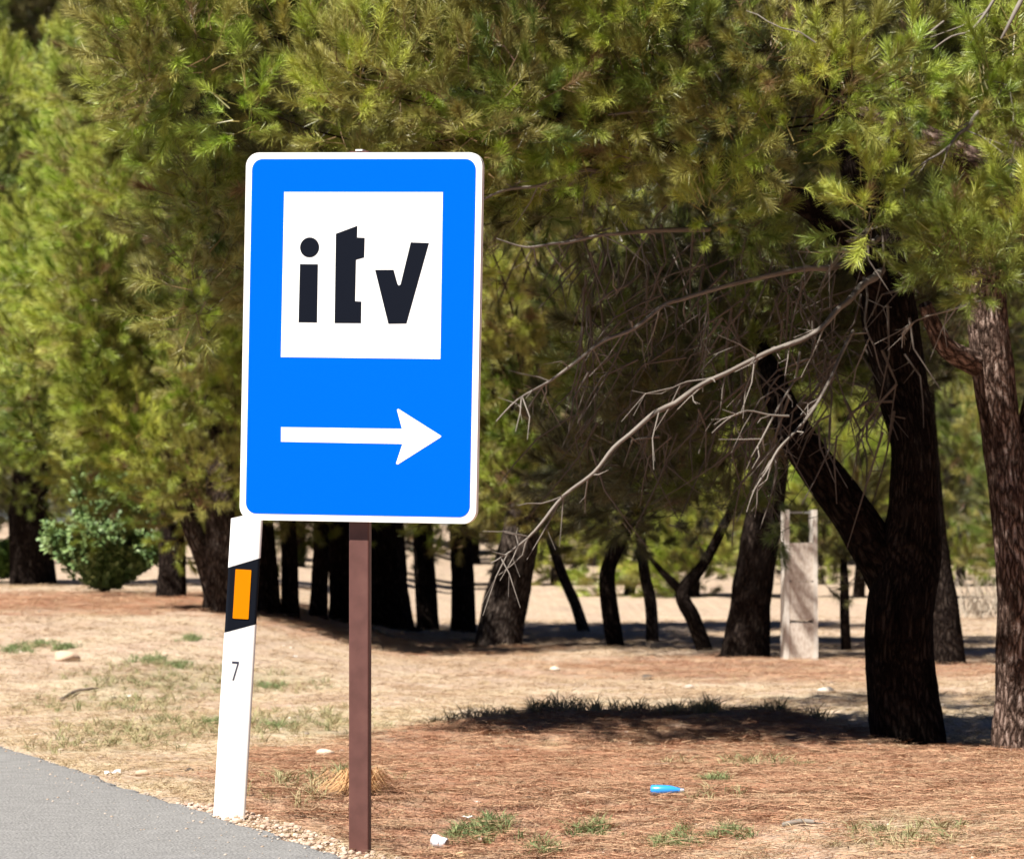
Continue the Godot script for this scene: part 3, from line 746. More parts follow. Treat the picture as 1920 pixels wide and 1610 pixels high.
func grove():
	# pines of the grove, foot pixel to crown
	pine("pine_tree", "leaning black trunked pine next to the pale pale block post", [[1396, 1232, 0.22], [1408, 1130, 0.185], [1422, 1030, 0.175], [1440, 920, 0.165], [1450, 780, 0.15], [1460, 500, 0.12], [1470, 100, 0.06]],
		{"x": 1590, "bottom": 600, "top": -500, "half": 290, "depth": 1.1, "clumps": 120, "per": 44, "tones": ["shade_green", "shade_green", "green"]})
	pine("pine_tree", "stout pine with sunlit grey bark at its foot, below the dead branch tip", [[933, 1212, 0.225], [946, 1140, 0.215], [966, 1050, 0.19], [984, 950, 0.17], [1000, 800, 0.14], [1020, 300, 0.06]],
		{"x": 1020, "shade_brow": [760, 1300, 60, 420, -5.5, -2.5, 46], "bottom": 930, "top": -420, "half": 370, "clumps": 150, "per": 44, "tones": ["olive", "green", "olive", "bright"], "more": [[930, 800, 0.4, -1.6], [1000, 780, 0.4, -1.5], [960, 880, 0.36, -1.3], [1040, 860, 0.34, -1.2], [925, 930, 0.3, -1.2], [1000, 940, 0.25, -1.0], [1100, 800, 0.4, -1.0], [930, 560, 0.45, -2.2], [1000, 600, 0.45, -2.2], [1080, 560, 0.45, -2.0], [960, 680, 0.45, -2.0], [1060, 680, 0.42, -1.9], [1150, 640, 0.4, -1.7]]}, "bark_grey")
	pine("pine_tree", "black trunked pine left of the stout grey pine, first of the tight row", [[868, 1184, 0.14], [868, 1100, 0.125], [864, 1000, 0.12], [862, 850, 0.10], [860, 300, 0.04]],
		{"x": 850, "bottom": 880, "top": -150, "half": 250, "clumps": 80, "per": 44, "tones": ["shade_green", "green", "olive"]})
	pine("pine_tree", "second black trunk from the stout grey pine in the tight row", [[803, 1182, 0.125], [798, 1100, 0.115], [792, 1000, 0.105], [786, 850, 0.09], [780, 400, 0.04]],
		{"x": 770, "bottom": 900, "top": 80, "half": 230, "clumps": 60, "per": 44, "tones": ["shade_green", "olive"]})
	pine("pine_tree", "broad black trunk partly hidden behind the brown sign post", [[735, 1178, 0.235], [728, 1100, 0.21], [722, 1000, 0.20], [715, 850, 0.17], [700, 300, 0.08]],
		{"x": 700, "bottom": 880, "top": -300, "half": 330, "clumps": 110, "per": 44, "tones": ["olive", "green", "bright"]})
	pine("pine_tree", "dark pine trunk just left of the brown sign post", [[648, 1166, 0.17], [645, 1100, 0.15], [640, 1000, 0.14], [632, 880, 0.12], [610, 400, 0.05]],
		{"x": 600, "bottom": 1010, "top": 100, "half": 170, "clumps": 55, "per": 32, "tones": ["bright", "green"]})
	pine("pine_tree", "thin dark trunk midway between the delineator and the brown post", [[596, 1158, 0.10], [600, 1080, 0.085], [603, 1000, 0.08], [600, 850, 0.06], [590, 400, 0.03]],
		{"x": 560, "bottom": 960, "top": 150, "half": 190, "clumps": 50, "per": 32, "tones": ["green", "shade_green"]})
	pine("pine_tree", "thin dark trunk second from the delineator's black band", [[545, 1158, 0.095], [543, 1080, 0.085], [541, 1000, 0.08], [535, 850, 0.06], [520, 400, 0.03]],
		{"x": 520, "bottom": 930, "top": 0, "half": 200, "clumps": 60, "per": 32, "tones": ["green", "olive"]})
	pine("pine_tree", "dark pine trunk whose foot touches the delineator's black band", [[503, 1150, 0.13], [498, 1080, 0.12], [492, 1000, 0.115], [480, 850, 0.09], [450, 400, 0.04]],
		{"x": 440, "bottom": 930, "top": -250, "half": 270, "clumps": 110, "per": 44, "tones": ["olive", "green", "bright"]})
	pine("pine_tree", "leaning pine with lit grey foot right behind the delineator's left side", [[412, 1148, 0.17], [414, 1080, 0.15], [412, 980, 0.14], [410, 860, 0.13], [390, 400, 0.06]],
		{"x": 370, "shade_brow": [190, 480, 60, 350, -3.4, -2.2, 34], "bottom": 930, "top": -60, "half": 260, "clumps": 120, "per": 48, "tones": ["bright", "bright", "olive"]}, "bark_grey", "pines of the grove",
		{"limbs": [[[404, 1135, 0.10], [388, 1060, 0.10], [360, 990, 0.09], [340, 930, 0.08], [320, 820, 0.06]]]})
	pine("pine_tree", "dark pine trunk between the green shrub and the leaning grey pine", [[320, 1120, 0.16], [322, 1050, 0.14], [318, 960, 0.135], [310, 860, 0.10], [290, 400, 0.05]],
		{"x": 255, "bottom": 970, "top": 50, "half": 240, "clumps": 110, "per": 48, "tones": ["bright", "bright", "green"]})
	pine("pine_tree", "massive dark pine trunk beside the green shrub, at the photo's left border", [[62, 1096, 0.29], [58, 1030, 0.26], [52, 960, 0.245], [60, 860, 0.21], [90, 400, 0.10]],
		{"x": 50, "shade_brow": [-120, 150, 300, 620, -3.2, -2.4, 24], "bottom": 900, "top": 115, "half": 270, "clumps": 130, "per": 48, "tones": ["bright", "bright", "green"]})
	pine("pine_tree", "slender grey pine trunk leaning back, behind the stout grey pine", [[1098, 1184, 0.065], [1078, 1130, 0.06], [1056, 1080, 0.055], [1030, 1000, 0.05], [1000, 850, 0.03]],
		{"x": 1010, "bottom": 1050, "top": 760, "half": 110, "clumps": 26, "per": 22, "tones": ["shade_green", "olive"], "lump": 0.8}, "bark_grey", "slender pines of the grove")
	pine("pine_tree", "slender curved pine with dark bark between two leaning grey trunks", [[1156, 1212, 0.085], [1142, 1130, 0.08], [1140, 1070, 0.075], [1165, 1010, 0.07], [1190, 950, 0.06], [1220, 800, 0.04]],
		{"x": 1200, "bottom": 900, "top": 250, "half": 170, "clumps": 55, "per": 32, "tones": ["shade_green", "olive", "green"]}, "bark", "slender pines of the grove")
	pine("pine_tree", "slender grey trunk just right of the curved dark pine", [[1224, 1204, 0.065], [1220, 1130, 0.06], [1208, 1070, 0.055], [1200, 980, 0.05], [1195, 850, 0.03]],
		{"x": 1180, "bottom": 1000, "top": 500, "half": 150, "clumps": 40, "per": 22, "tones": ["olive", "shade_green"], "lump": 0.9}, "bark_grey", "slender pines of the grove")
	pine("pine_tree", "thin pine with a low fork like a letter Y, beside the black leaning trunk", [[1326, 1220, 0.075], [1300, 1160, 0.07], [1280, 1112, 0.068], [1318, 1060, 0.05], [1350, 1000, 0.045], [1378, 930, 0.035], [1400, 800, 0.02]],
		{"x": 1390, "bottom": 900, "top": 560, "half": 130, "clumps": 26, "per": 22, "tones": ["shade_green", "green"], "lump": 0.8}, "bark", "slender pines of the grove",
		{"limbs": [[[1282, 1114, 0.045], [1262, 1092, 0.04], [1240, 1070, 0.03], [1215, 1040, 0.015]]]})
	pine("pine_tree", "thin low pine between the pale block post and the forked pine", [[1588, 1220, 0.05], [1584, 1160, 0.045], [1584, 1100, 0.042], [1582, 1040, 0.03]],
		{"x": 1585, "bottom": 1090, "top": 900, "half": 75, "clumps": 24, "per": 22, "tones": ["olive", "shade_green"], "lump": 0.8}, "bark", "slender pines of the grove")
	pine("pine_tree", "brown pine trunk leaning back between the two nearest pines", [[1782, 1246, 0.15], [1770, 1150, 0.135], [1757, 1050, 0.12], [1745, 930, 0.11], [1735, 750, 0.09], [1700, 300, 0.05]],
		{"x": 1740, "bottom": 700, "top": -300, "half": 300, "clumps": 90, "per": 32, "tones": ["shade_green", "shade_green", "green"]})
func far_trees():
	# young pines with low crowns across the back of the grove, then taller ones that close the view
	var lab := ["low bushy pine at the back of the grove, seen under the dead branches", "low yellow green pine beyond the curved slender trunk", "low pine crown seen left of the black leaning trunk", "low yellow green pine seen behind the pale block post", "low sunlit pine seen through the fork of the black trunk", "low sunlit pine between the forked pine and the red barked pine", "low hazy green pine at the back, beside the red barked trunk", "low dark pine at the back, seen between the row trunks", "low dark pine far behind the delineator", "low dark pine far behind the green shrub", "low dark pine behind the massive trunk at the photo's left border", "low dark pine seen between the green shrub and the leaning grey pine", "low dark pine behind the leaning grey pine", "low dark pine seen just left of the brown sign post"]
	var xs := [1040, 1180, 1300, 1480, 1610, 1800, 1930, 800, 560, 230, 60, 320, 430, 640]
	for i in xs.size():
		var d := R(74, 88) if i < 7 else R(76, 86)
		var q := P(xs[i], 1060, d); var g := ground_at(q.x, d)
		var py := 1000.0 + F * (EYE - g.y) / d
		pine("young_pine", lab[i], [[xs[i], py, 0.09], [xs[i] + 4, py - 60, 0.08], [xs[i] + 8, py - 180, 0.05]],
			{"x": xs[i], "bottom": py - (10 if i < 7 else 70), "top": py - R(250, 330) - (0 if i < 7 else 60), "half": R(95, 125), "clumps": 70, "per": 20, "tones": ["bright", "bright", "olive"] if i < 5 else ["olive", "shade_green", "green"] if i < 7 else ["shade_green", "shade_green"], "size": 1.5, "lump": 0.85}, "bark", "low pines at the back of the grove", {"d": d})  # later ones only in the shade-darkened needle colour, filling gaps between trunks
	var tl := ["tall dark pine closing the view at the photo's upper left corner", "tall pine far behind the leftmost crowns", "tall pine far behind the sign's upper left corner", "tall pine far behind the sign panel", "tall pine far behind the sign's right edge", "tall pine far behind the slender trunks", "tall pine far behind the leaning black trunk", "tall pine far behind the pale block post", "tall pine far behind the forked pine", "tall pine far behind the red barked pine", "dark pine in the rearmost row, behind the massive trunk's crown", "dark pine in the rearmost row, behind the green shrub", "dark pine in the rearmost row, behind the delineator", "dark pine in the rearmost row, behind the white square of the sign", "dark pine in the rearmost row, behind the stout grey pine", "dark pine in the rearmost row, behind the curved slender pine", "dark pine in the rearmost row, behind the pale block post", "dark pine in the rearmost row, behind the forked trunk", "dark pine in the rearmost row, behind the red limb"]
	for i in 19:
		var px := -60 + i * 232 + R(-30, 30)
		var d := R(104, 122)
		if i >= 10:
			px = 60 + (i - 10) * 232 + R(-30, 30); d = R(136, 150)
		var q := P(px, 1060, d); var g := ground_at(q.x, d)
		var py := 1000.0 + F * (EYE - g.y) / d
		pine("tall_pine", tl[i], [[px, py, 0.2], [px + 5, py - 150, 0.17], [px, 500, 0.13], [px - 5, 0, 0.06]],
			{"x": px, "bottom": py - 110, "top": -330, "half": R(170, 200), "clumps": 210, "per": 20, "tones": ["shade_green", "shade_green", "green"], "size": 1.9, "lump": 1.5}, "bark", "tall pines closing the view", {"d": d})

# ------------------------------------------------------------------ pole, shrubs
func utility_pole():
	var foot := G(1499, 1236)
	var d := -foot.z
	var t := thing("concrete_post", "pale weathered block post with two short thin uprights on top, among the pines", "concrete post", foot)
	t.rotation.y = deg_to_rad(8.0)
	var w := 64.0 / F * d
	var hs := (1234.0 - 1016.0) / F * d
	for k in 3:                                  # cast blocks, slightly uneven
		var h := hs / 3.0
		box_at(Vector3(w - 0.085 + R(-0.004, 0.004), h - 0.003, 0.20), Vector3(R(-0.003, 0.003), h * (k + 0.5) - (0.02 if k == 0 else 0.0), 0.0), "block", M.concrete_stained, t)
	for s in [-1, 1]:
		var leg := part("side_post", poly_prism(PackedVector2Array([Vector2(-0.022, -0.15), Vector2(0.022, -0.15), Vector2(0.019, hs + 0.30), Vector2(-0.019, hs + 0.30)]), -0.105, 0.105), M.concrete, t, Vector3(s * (w / 2 - 0.022), 0, 0))
		leg.rotation.z = s * 0.004
	box_at(Vector3(w - 0.084, 0.014, 0.03), Vector3(0, hs + 0.275, 0), "top_rod", M.steel, t)
func leaf_tuft() -> ArrayMesh:
	var r: RandomNumberGenerator = RandomNumberGenerator.new(); r.seed = 5
	var st := new_st(); st.set_smooth_group(-1)
	for i in 26:
		var b := Vector3(0, r.randf() * 0.16, 0)
		var a := r.randf() * TAU; var o := r.randf_range(0.4, 1.3)
		var dir := Vector3(cos(a) * sin(o), cos(o), sin(a) * sin(o))
		var side := dir.cross(Vector3(r.randf_range(-0.4, 0.4), 1, r.randf_range(-0.4, 0.4))).normalized()
		var L := r.randf_range(0.045, 0.075); var wd := L * 0.28
		var p0 := b + dir * 0.01; var p1 := b + dir * L
		var m := (p0 + p1) / 2 + Vector3(0, 0.006, 0)
		var tone := r.randf_range(0.75, 1.3)
		st.set_color(Color(tone, tone, tone))
		st.add_vertex(p0); st.add_vertex(m + side * wd); st.add_vertex(p1)
		st.add_vertex(p0); st.add_vertex(p1); st.add_vertex(m - side * wd)
	return done(st)
func shrub(called: String, label: String, px: float, py: float, wpx: float, hpx: float, n: int, c0: Vector3, c1: Vector3, d_fix := 0.0):
	var foot := G(px, py)
	if d_fix > 0.0:
		var q0 := P(px, py, d_fix); foot = ground_at(q0.x, d_fix)
	var d := -foot.z
	var t := thing(called, label, "shrub", foot)
	var w := wpx / F * d / 2; var h := hpx / F * d
	var mm := MultiMesh.new(); mm.transform_format = MultiMesh.TRANSFORM_3D; mm.use_colors = true; mm.mesh = leaf_tuft(); mm.instance_count = n
	var st := new_st(); var base := 0
	var stems := []
	for k in 15:
		var a := R(0, TAU); var q := R(0.1, 1.0)
		var e := Vector3(cos(a) * w * q, h * R(0.55, 1.0) * (1.0 - 0.45 * q * q), sin(a) * w * q)
		stems.append(e)
		base = tube(st, base, [Vector3(0, -0.03, 0), e * 0.5 + Vector3(0, 0.06, 0), e], [0.014, 0.009, 0.004], 5, 0.15)
	for i in n:
		var e: Vector3 = stems[rng.randi() % stems.size()]
		var p := e * pow(rng.randf(), 0.55) + Vector3(R(-1, 1), R(-0.6, 0.8), R(-1, 1)) * 0.13
		p.y = maxf(p.y, 0.03)
		mm.set_instance_transform(i, aim(Vector3(p.x, 0.5, p.z) + Vector3(R(-0.5, 0.5), R(-0.2, 0.6), R(-0.5, 0.5)), R(0, TAU), R(0.8, 1.4), p))
		var c := c0.lerp(c1, rng.randf()); mm.set_instance_color(i, Color(c.x, c.y, c.z))
	part("stems", done(st), M.bark, t).set_meta("kind", "stuff")
	var o := MultiMeshInstance3D.new(); o.name = "foliage"; o.multimesh = mm; o.material_override = M.leaf; o.set_meta("kind", "stuff")
	t.add_child(o, true)
func shrubs():
	shrub("shrub", "round leafy green shrub growing beside the massive dark trunk", 195, 1112, 205, 210, 4400, Vector3(0.11, 0.20, 0.07), Vector3(0.23, 0.33, 0.115))
	shrub("shrub", "small green shrub cut by the photo's left border", -8, 1092, 60, 60, 350, Vector3(0.10, 0.20, 0.04), Vector3(0.2, 0.30, 0.06))
	# a heap of dry pale brush beside the red barked pine
	var foot := G(1835, 1160)
	var t := thing("dry_brush_heap", "pale tangle of dry brush behind the red barked pine", "brushwood", foot)
	var st := new_st(); var base := 0
	for i in 130:
		var a := R(0, TAU)
		var p := Vector3(R(-0.38, 0.38), R(0, 0.08), R(-0.3, 0.3))
		var e := p + Vector3(cos(a) * R(0.1, 0.35), R(0.1, 0.55), sin(a) * R(0.1, 0.3))
		base = tube(st, base, [p, p.lerp(e, 0.5) + Vector3(0, 0.06, 0), e], [0.007, 0.005, 0.002], 4, 0.2)
	part("twigs", done(st), mat(0.42, 0.36, 0.29, 0.9), t).set_meta("kind", "stuff")

# ------------------------------------------------------------------ what grows and lies on the ground
func blade_tuft(seed_: int, n: int, h: float, spread: float, lean: float, w: float) -> ArrayMesh:
	var r: RandomNumberGenerator = RandomNumberGenerator.new(); r.seed = seed_
	var st := new_st(); st.set_smooth_group(-1)
	for i in n:
		var a := r.randf() * TAU
		var b := Vector3(cos(a), 0, sin(a)) * spread * sqrt(r.randf())
		var az := r.randf() * TAU; var tilt := r.randf_range(0.1, 1.0) * lean
		var dir := Vector3(cos(az) * sin(tilt), cos(tilt), sin(az) * sin(tilt))
		var L := h * r.randf_range(0.45, 1.0)
		var side := dir.cross(Vector3(r.randf() - 0.5, 0.2, r.randf() - 0.5)).normalized() * w
		var tip := b + dir * L + Vector3(cos(az), -0.35, sin(az)) * L * 0.3
		var mid := b + dir * L * 0.55
		var tone := r.randf_range(0.7, 1.2)
		st.set_color(Color(tone, tone, tone))
		st.add_vertex(b - side); st.add_vertex(b + side); st.add_vertex(mid + side * 0.8)
		st.add_vertex(b - side); st.add_vertex(mid + side * 0.8); st.add_vertex(mid - side * 0.8)
		st.add_vertex(mid - side * 0.8); st.add_vertex(mid + side * 0.8); st.add_vertex(tip)
	return done(st)
func flat_needles(seed_: int, n: int, L: float, spread: float) -> ArrayMesh:
	var r: RandomNumberGenerator = RandomNumberGenerator.new(); r.seed = seed_
	var st := new_st(); st.set_smooth_group(-1)
	for i in n:
		var c := Vector3(r.randf_range(-1, 1) * spread, r.randf_range(0.002, 0.022), r.randf_range(-1, 1) * spread)
		var a := r.randf() * TAU
		var dir := Vector3(cos(a), r.randf_range(-0.12, 0.22), sin(a)) * L * r.randf_range(0.5, 1.0) * 0.5
		var side := Vector3(-sin(a), r.randf_range(-0.5, 0.5), cos(a)) * 0.0016
		var tone := r.randf_range(0.6, 1.35)
		st.set_color(Color(tone, tone, tone))
		st.add_vertex(c - dir - side); st.add_vertex(c - dir + side); st.add_vertex(c + dir)
	return done(st)
func stone_mesh(seed_: int, big := false) -> ArrayMesh:
	var s := SphereMesh.new(); s.radius = 0.5; s.height = 0.8; s.radial_segments = 12 if big else 7; s.rings = 6 if big else 4
	var arr := s.get_mesh_arrays()
	var v: PackedVector3Array = arr[Mesh.ARRAY_VERTEX]
	for i in v.size():
		v[i] *= 1.0 + 0.55 * nb.get_noise_3d(v[i].x * 1.6 + seed_ * 5.0, v[i].y * 1.6, v[i].z * 1.6)
	arr[Mesh.ARRAY_VERTEX] = v
	var st := SurfaceTool.new(); var am := ArrayMesh.new(); am.add_surface_from_arrays(Mesh.PRIMITIVE_TRIANGLES, arr)
	st.create_from(am, 0); st.generate_normals()
	return st.commit()
func scatter(called: String, label: String, category: String, mesh: Mesh, m: Material, xf: Array, cols: Array):
	if xf.is_empty(): return
	var mm := MultiMesh.new(); mm.transform_format = MultiMesh.TRANSFORM_3D; mm.use_colors = true; mm.mesh = mesh; mm.instance_count = xf.size()
	for i in xf.size():
		mm.set_instance_transform(i, xf[i]); mm.set_instance_color(i, cols[i])
	var o := MultiMeshInstance3D.new(); o.name = nm(called); o.multimesh = mm; o.material_override = m
	add_child(o, true); meta(o, label, category, "", "stuff")
func tv(c: Vector3) -> Color: return Color(c.x, c.y, c.z)
func upright(x: float, d: float, s: float, sy := 1.0) -> Transform3D:
	return Transform3D(Basis(Vector3.UP, R(0, TAU)).scaled(Vector3(s, s * sy, s)), ground_at(x, d))
func ground_cover():
	var straw := [[], []]; var green := [[], []]; var litr := [[], []]; var flat := [[], []]
	var i := 0
	while i < 26000:
		i += 1
		var d := 17.2 + 44.0 * pow(rng.randf(), 1.7)
		var hw := d * 0.108 + 0.25
		var x := R(-hw, hw)
		var s := S(x, d)
		if s < 0.04 + 0.08 * rng.randf(): continue
		var rm := red_mask(x, d); var gm := green_mask(x, d)
		var n := na.get_noise_2d(x * 1.1 + 20.0, d * 0.7)
		if rng.randf() < gm * 0.5:
			var c := Vector3(0.20, 0.22, 0.09).lerp(Vector3(0.44, 0.38, 0.21), rng.randf())
			green[0].append(upright(x, d, R(0.5, 1.1), R(0.6, 1.2))); green[1].append(tv(c))
		if rng.randf() < (1.0 - rm * 0.85) * clampf(0.45 + n * 1.6, 0.05, 1.0):
			var c := Vector3(0.52, 0.40, 0.24).lerp(Vector3(0.62, 0.50, 0.33), rng.randf()) * R(0.8, 1.1)
			if d > 34.0: c = c.lerp(Vector3(0.46, 0.33, 0.23), 0.7)
			straw[0].append(upright(x, d, R(0.5, 1.1), R(0.35, 0.9))); straw[1].append(tv(c))
		elif rng.randf() < 0.22:
			straw[0].append(upright(x, d, R(0.5, 0.9), R(0.5, 1.0))); straw[1].append(tv(Vector3(0.55, 0.42, 0.26)))
		if rng.randf() < rm * 0.95:
			var c := Vector3(0.37, 0.175, 0.10).lerp(Vector3(0.55, 0.37, 0.23), pow(rng.randf(), 1.4)) * R(0.75, 1.15)
			litr[0].append(upright(x, d, R(0.8, 1.5))); litr[1].append(tv(c))
		elif rng.randf() < 0.35:
			flat[0].append(upright(x, d, R(0.8, 1.6))); flat[1].append(tv(Vector3(0.50, 0.37, 0.23).lerp(Vector3(0.34, 0.22, 0.14), rng.randf())))
	# the taller fringe of grass on the crest
	for k in 400:
		var x := R(-0.45, 1.8); var d := crest_d(x) + R(-0.5, 1.3)
		if na.get_noise_2d(x * 2.2, d * 0.8) < R(-0.25, 0.3): continue
		var c := Vector3(0.17, 0.19, 0.08).lerp(Vector3(0.42, 0.36, 0.20), rng.randf())
		green[0].append(upright(x, d, R(0.7, 1.3), R(0.7, 1.4))); green[1].append(tv(c))
	# single green tufts near the road
	for g in [[35, 1218, 0.42], [80, 1212, 0.3], [285, 1240, 0.45], [330, 1250, 0.3], [120, 1216, 0.25], [920, 1560, 0.3], [860, 1572, 0.16], [900, 1565, 0.2], [1108, 1560, 0.22], [1258, 1582, 0.26], [1285, 1588, 0.2], [1335, 1468, 0.15], [1360, 1570, 0.2], [1020, 1598, 0.2], [520, 1365, 0.2], [505, 1290, 0.3], [395, 1360, 0.2], [355, 1200, 0.25]]:
		var p := G(g[0], g[1]); var w: float = g[2]
		for k in int(70 * w) + 14:
			var x := p.x + rng.randfn(0, 0.4) * w * 0.5; var d := -p.z + rng.randfn(0, 0.5) * w
			var c := Vector3(0.12, 0.19, 0.07).lerp(Vector3(0.25, 0.29, 0.12), rng.randf())
			green[0].append(upright(x, d, R(0.45, 0.9), R(0.7, 1.2))); green[1].append(tv(c))
	scatter("dry_grass", "short pale straw grass scattered over the sandy ground", "grass", blade_tuft(1, 16, 0.075, 0.07, 1.5, 0.0022), M.straw, straw[0], straw[1])
	scatter("green_grass", "grey green grass tufts along the crest and the verge", "grass", blade_tuft(2, 15, 0.11, 0.04, 0.8, 0.0024), M.straw, green[0], green[1])
	scatter("needle_litter", "rust coloured fallen pine needles covering the bank", "pine needles", flat_needles(3, 42, 0.10, 0.085), M.straw, litr[0], litr[1])
	scatter("dead_stalks", "pale broken stalks lying on the sand", "stalks", flat_needles(4, 16, 0.13, 0.11), M.straw, flat[0], flat[1])
	# gravel along the asphalt edge and loose pebbles
	var gx := []; var gc := []
	for k in 1150:
		var d := R(16.6, 21.2); var sd := -0.015 + 0.27 * pow(rng.randf(), 1.3) * (1.0 - 0.5 * smoothstep(20.0, 20.9, d))
		var x := edge_x(d) + sd / 0.973
		var c := Vector3(0.36, 0.25, 0.185).lerp(Vector3(0.58, 0.47, 0.385), rng.randf())
		var sc := 0.010 + 0.022 * pow(rng.randf(), 2.0)
		gx.append(Transform3D(Basis.from_euler(Vector3(R(0, 6), R(0, 6), R(0, 6))).scaled(Vector3(sc, sc * 0.75, sc)), ground_at(x, d) + Vector3(0, R(0.0, 0.022), 0))); gc.append(tv(c))
	for k in 260:                                # chips and clods strewn on the asphalt by the edge
		var d := R(16.6, 27.0); var sd := -0.02 - 0.5 * pow(rng.randf(), 2.2)
		var c := Vector3(0.34, 0.26, 0.20).lerp(Vector3(0.48, 0.42, 0.37), rng.randf())
		var sc := 0.005 + 0.011 * pow(rng.randf(), 3.0)
		gx.append(Transform3D(Basis.from_euler(Vector3(R(0, 6), R(0, 6), R(0, 6))).scaled(Vector3(sc, sc * 0.7, sc)), Vector3(edge_x(d) + sd / 0.973, 0.001, -d))); gc.append(tv(c))
	for k in 900:
		var d := 18.0 + 36.0 * pow(rng.randf(), 1.5); var x := R(-d * 0.11, d * 0.11)
		if S(x, d) < 0.1: continue
		var c := Vector3(0.42, 0.32, 0.25).lerp(Vector3(0.62, 0.54, 0.46), rng.randf()) * (1.0 if rng.randf() < 0.8 else 0.4)
		var sc := 0.008 + 0.03 * pow(rng.randf(), 3.0)
		gx.append(Transform3D(Basis.from_euler(Vector3(R(0, 6), R(0, 6), R(0, 6))).scaled(Vector3(sc, sc * 0.7, sc)), ground_at(x, d) + Vector3(0, 0.003, 0))); gc.append(tv(c))
	scatter("gravel", "pale gravel along the asphalt edge with loose pebbles beyond", "gravel", stone_mesh(3), M.stone, gx, gc)
func litter():
	# the arched clump of orange dead grass behind the sign post
	var p := G(672, 1492)
	var t := thing("dead_grass_clump", "arching clump of orange dead grass behind the sign post's foot", "dead grass", p)
	var st := new_st(); st.set_smooth_group(-1)
	for i in 380:
		var a := R(0, TAU); var r0 := R(0.0, 0.05)
		var out := Vector3(cos(a), 0, sin(a)); var L := R(0.08, 0.22); var hh := R(0.03, 0.13)
		var b := out * r0
		var m := out * (r0 + L * 0.5) + Vector3(0, hh, 0); var e := out * (r0 + L) + Vector3(R(-0.03, 0.03), hh * R(0.0, 0.5), R(-0.03, 0.03))
		var side := Vector3(-sin(a), 0.3, cos(a)) * 0.0018
		var c := Vector3(0.42, 0.22, 0.09).lerp(Vector3(0.56, 0.35, 0.17), rng.randf()); st.set_color(tv(c))
		for q in [b - side, b + side, m + side, b - side, m + side, m - side, m - side, m + side, e]: st.add_vertex(q)
	part("blades", done(st), M.straw, t).set_meta("kind", "stuff")
	# a blue plastic bottle end
	p = G(1250, 1492)
	t = thing("plastic_bottle", "bright blue tapered plastic bottle lying on the rust coloured needles", "bottle", p + Vector3(0, 0.024, 0))
	t.rotation = Vector3(0, deg_to_rad(-8), 0)
	part("body", lathe_x([[-0.072, 0.0], [-0.071, 0.021], [-0.066, 0.0245], [-0.02, 0.0245], [0.02, 0.022], [0.05, 0.014], [0.06, 0.011], [0.063, 0.010]]), mat(0.03, 0.30, 0.85, 0.3), t)
	part("neck", lathe_x([[0.0632, 0.0085], [0.080, 0.0085], [0.081, 0.0]]), mat(0.55, 0.66, 0.85, 0.4), t)
	# a dented pale can
	p = G(824, 1590)
	t = thing("crushed_can", "dented pale silver drinks can lying in the ditch near the sign post", "can", p + Vector3(0, 0.024, 0))
	t.rotation = Vector3(0, deg_to_rad(-24), deg_to_rad(-10))
	part("body", lathe_x([[-0.036, 0.019], [-0.032, 0.026], [-0.012, 0.0255], [0.0, 0.021], [0.012, 0.024], [0.030, 0.0255], [0.036, 0.020]], 0.12), mat(0.70, 0.74, 0.84, 0.35), t)
	part("lid", lathe_x([[-0.036, 0.0], [-0.0345, 0.018], [-0.0365, 0.0195]]), M.steel, t)
	part("base", lathe_x([[0.0365, 0.0195], [0.033, 0.012], [0.034, 0.0]]), M.steel, t)
	# scraps of paper and single stones
	for q in [[210, 1454, 0.075, "crumpled white paper scrap on the verge beside the asphalt"], [238, 1308, 0.05, "small white paper scrap on the sand above the fallen stick"], [880, 1542, 0.05, "thin white paper scrap on the red needles above the crushed can"], [896, 1510, 0.03, "tiny white paper scrap on the red needles right of the dead grass"], [552, 1236, 0.04, "small white scrap on the straw between delineator and brown post"]]:
		var g := G(q[0], q[1])
		var o := part("paper_scrap", paper(q[2]), M.sign_white, self, g + Vector3(0, 0.006, 0))
		o.rotation.y = R(0, TAU); meta(o, q[3], "paper scrap", "paper scraps on the verge")
	var sm := stone_mesh(8, true)
	for q in [[266, 1454, 0.075, Vector3(0.52, 0.40, 0.30), "flat tan stone beside the white paper by the asphalt"], [355, 1447, 0.05, Vector3(0.035, 0.032, 0.03), "dark grey lump on the sand left of the delineator"], [866, 1608, 0.07, Vector3(0.58, 0.42, 0.24), "rounded yellowish stone below the crushed can"], [1040, 1258, 0.10, Vector3(0.6, 0.52, 0.44), "pale stone on the sand under the tip of the dead branch"], [1215, 1275, 0.12, Vector3(0.10, 0.08, 0.065), "dark stone on the sand below the slender pines"], [1290, 1292, 0.10, Vector3(0.5, 0.42, 0.36), "pale pinkish stone on the sand below the leaning black trunk"], [1550, 1300, 0.14, Vector3(0.58, 0.5, 0.42), "largest pale stone, on the sand left of the forked pine"], [125, 1238, 0.22, Vector3(0.52, 0.38, 0.28), "flat sandy rock beside the green tuft at left"], [610, 1418, 0.11, Vector3(0.55, 0.45, 0.36), "pale stone at the start of the crest line left of the post"]]:
		var g := G(q[0], q[1]); var w: float = q[2]
		var o := part("stone", sm, mat(q[3].x, q[3].y, q[3].z, 0.95), self, g + Vector3(0, w * 0.12, 0))
		o.scale = Vector3(w, w * 0.55, w * 0.8); o.rotation.y = R(0, TAU); meta(o, q[4], "stone", "loose stones")
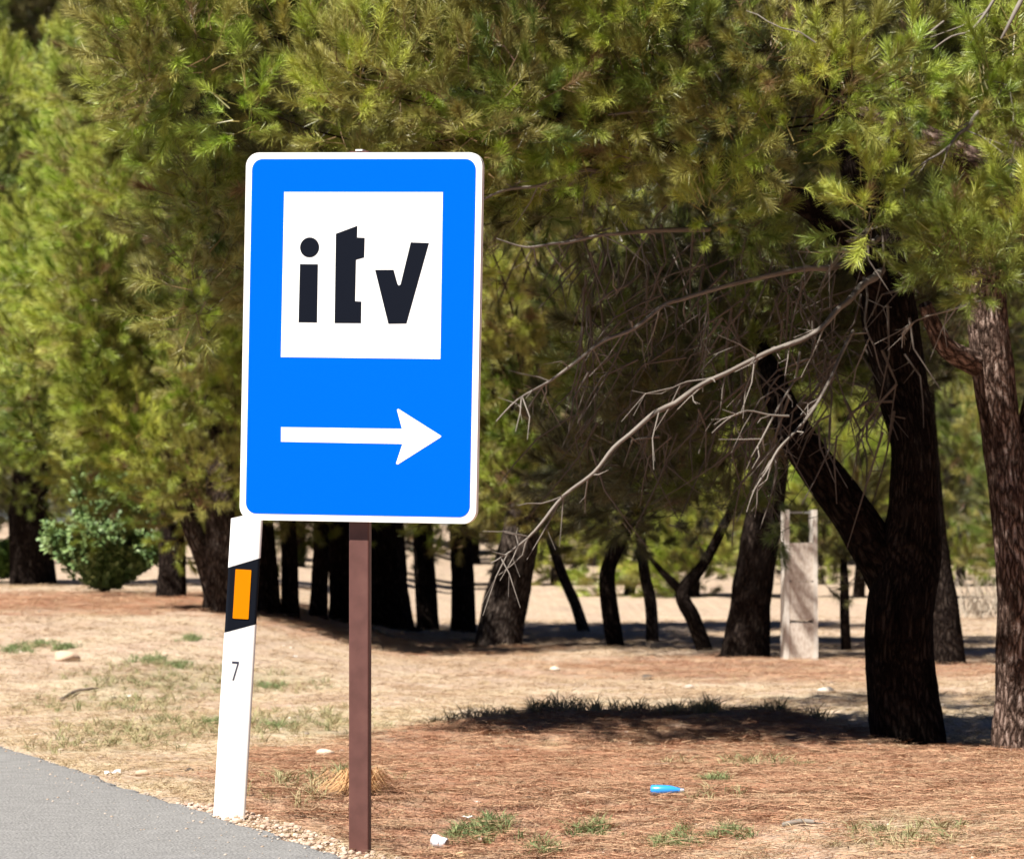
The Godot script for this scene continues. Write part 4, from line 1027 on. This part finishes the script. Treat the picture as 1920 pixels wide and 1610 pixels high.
	for q in [[[112, 1316], [140, 1302], [165, 1298], [186, 1293], 0.013, "dead_dark", "dark fallen stick on the sand left of the delineator"], [[1180, 1442], [1220, 1440], [1250, 1438], [1276, 1437], 0.007, "dead", "pale dry stick on the red needles above the blue bottle"], [[700, 1180], [720, 1192], [740, 1200], [770, 1203], 0.02, "dead", "grey fallen branch at the foot of the broad black trunk"], [[868, 1202], [890, 1205], [905, 1209], [930, 1216], 0.015, "dead", "grey stick at the foot of the stout grey pine"], [[1470, 1552], [1500, 1550], [1530, 1551], [1550, 1549], 0.012, "dead", "pale stick on the verge below the red needles, right of the bottle"]]:
		var g := G(q[0][0], q[0][1]); var pts := []
		for k in 4:
			var e := G(q[k][0], q[k][1]); pts.append(e - g + Vector3(0, q[4] * 0.8 + (0.01 if k == 1 or k == 2 else 0.0), 0))
		var o := part("stick", tube_mesh(pts, [q[4], q[4] * 0.9, q[4] * 0.7, q[4] * 0.3], 7, 0.04, 0.08, R(0, 9)), M[q[5]], self, g)
		meta(o, q[6], "stick", "fallen sticks")
func lathe_x(prof: Array, dent := 0.0) -> ArrayMesh:
	var st := new_st(); var seg := 20
	for j in prof.size():
		for k in seg + 1:
			var a := TAU * k / seg
			var r: float = prof[j][1]
			if dent > 0.0: r *= 1.0 + dent * sin(a * 2.0 + j * 0.9)
			st.add_vertex(Vector3(prof[j][0], cos(a) * r, sin(a) * r))
	for j in prof.size() - 1:
		for k in seg:
			var q := j * (seg + 1) + k
			for x in [q, q + seg + 1, q + 1, q + 1, q + seg + 1, q + seg + 2]: st.add_index(x)
	return done(st)
func paper(w: float) -> ArrayMesh:
	var st := new_st(); st.set_smooth_group(-1)
	var n := 5; var v := []
	for j in n:
		for i in n:
			v.append(Vector3((i / 4.0 - 0.5) * w + R(-0.08, 0.08) * w, R(0.0, 0.32) * w, (j / 4.0 - 0.5) * w * 0.8 + R(-0.08, 0.08) * w))
	for j in n - 1:
		for i in n - 1:
			var q := j * n + i
			for x in [q, q + 1, q + n, q + 1, q + n + 1, q + n]: st.add_vertex(v[x])
	return done(st)
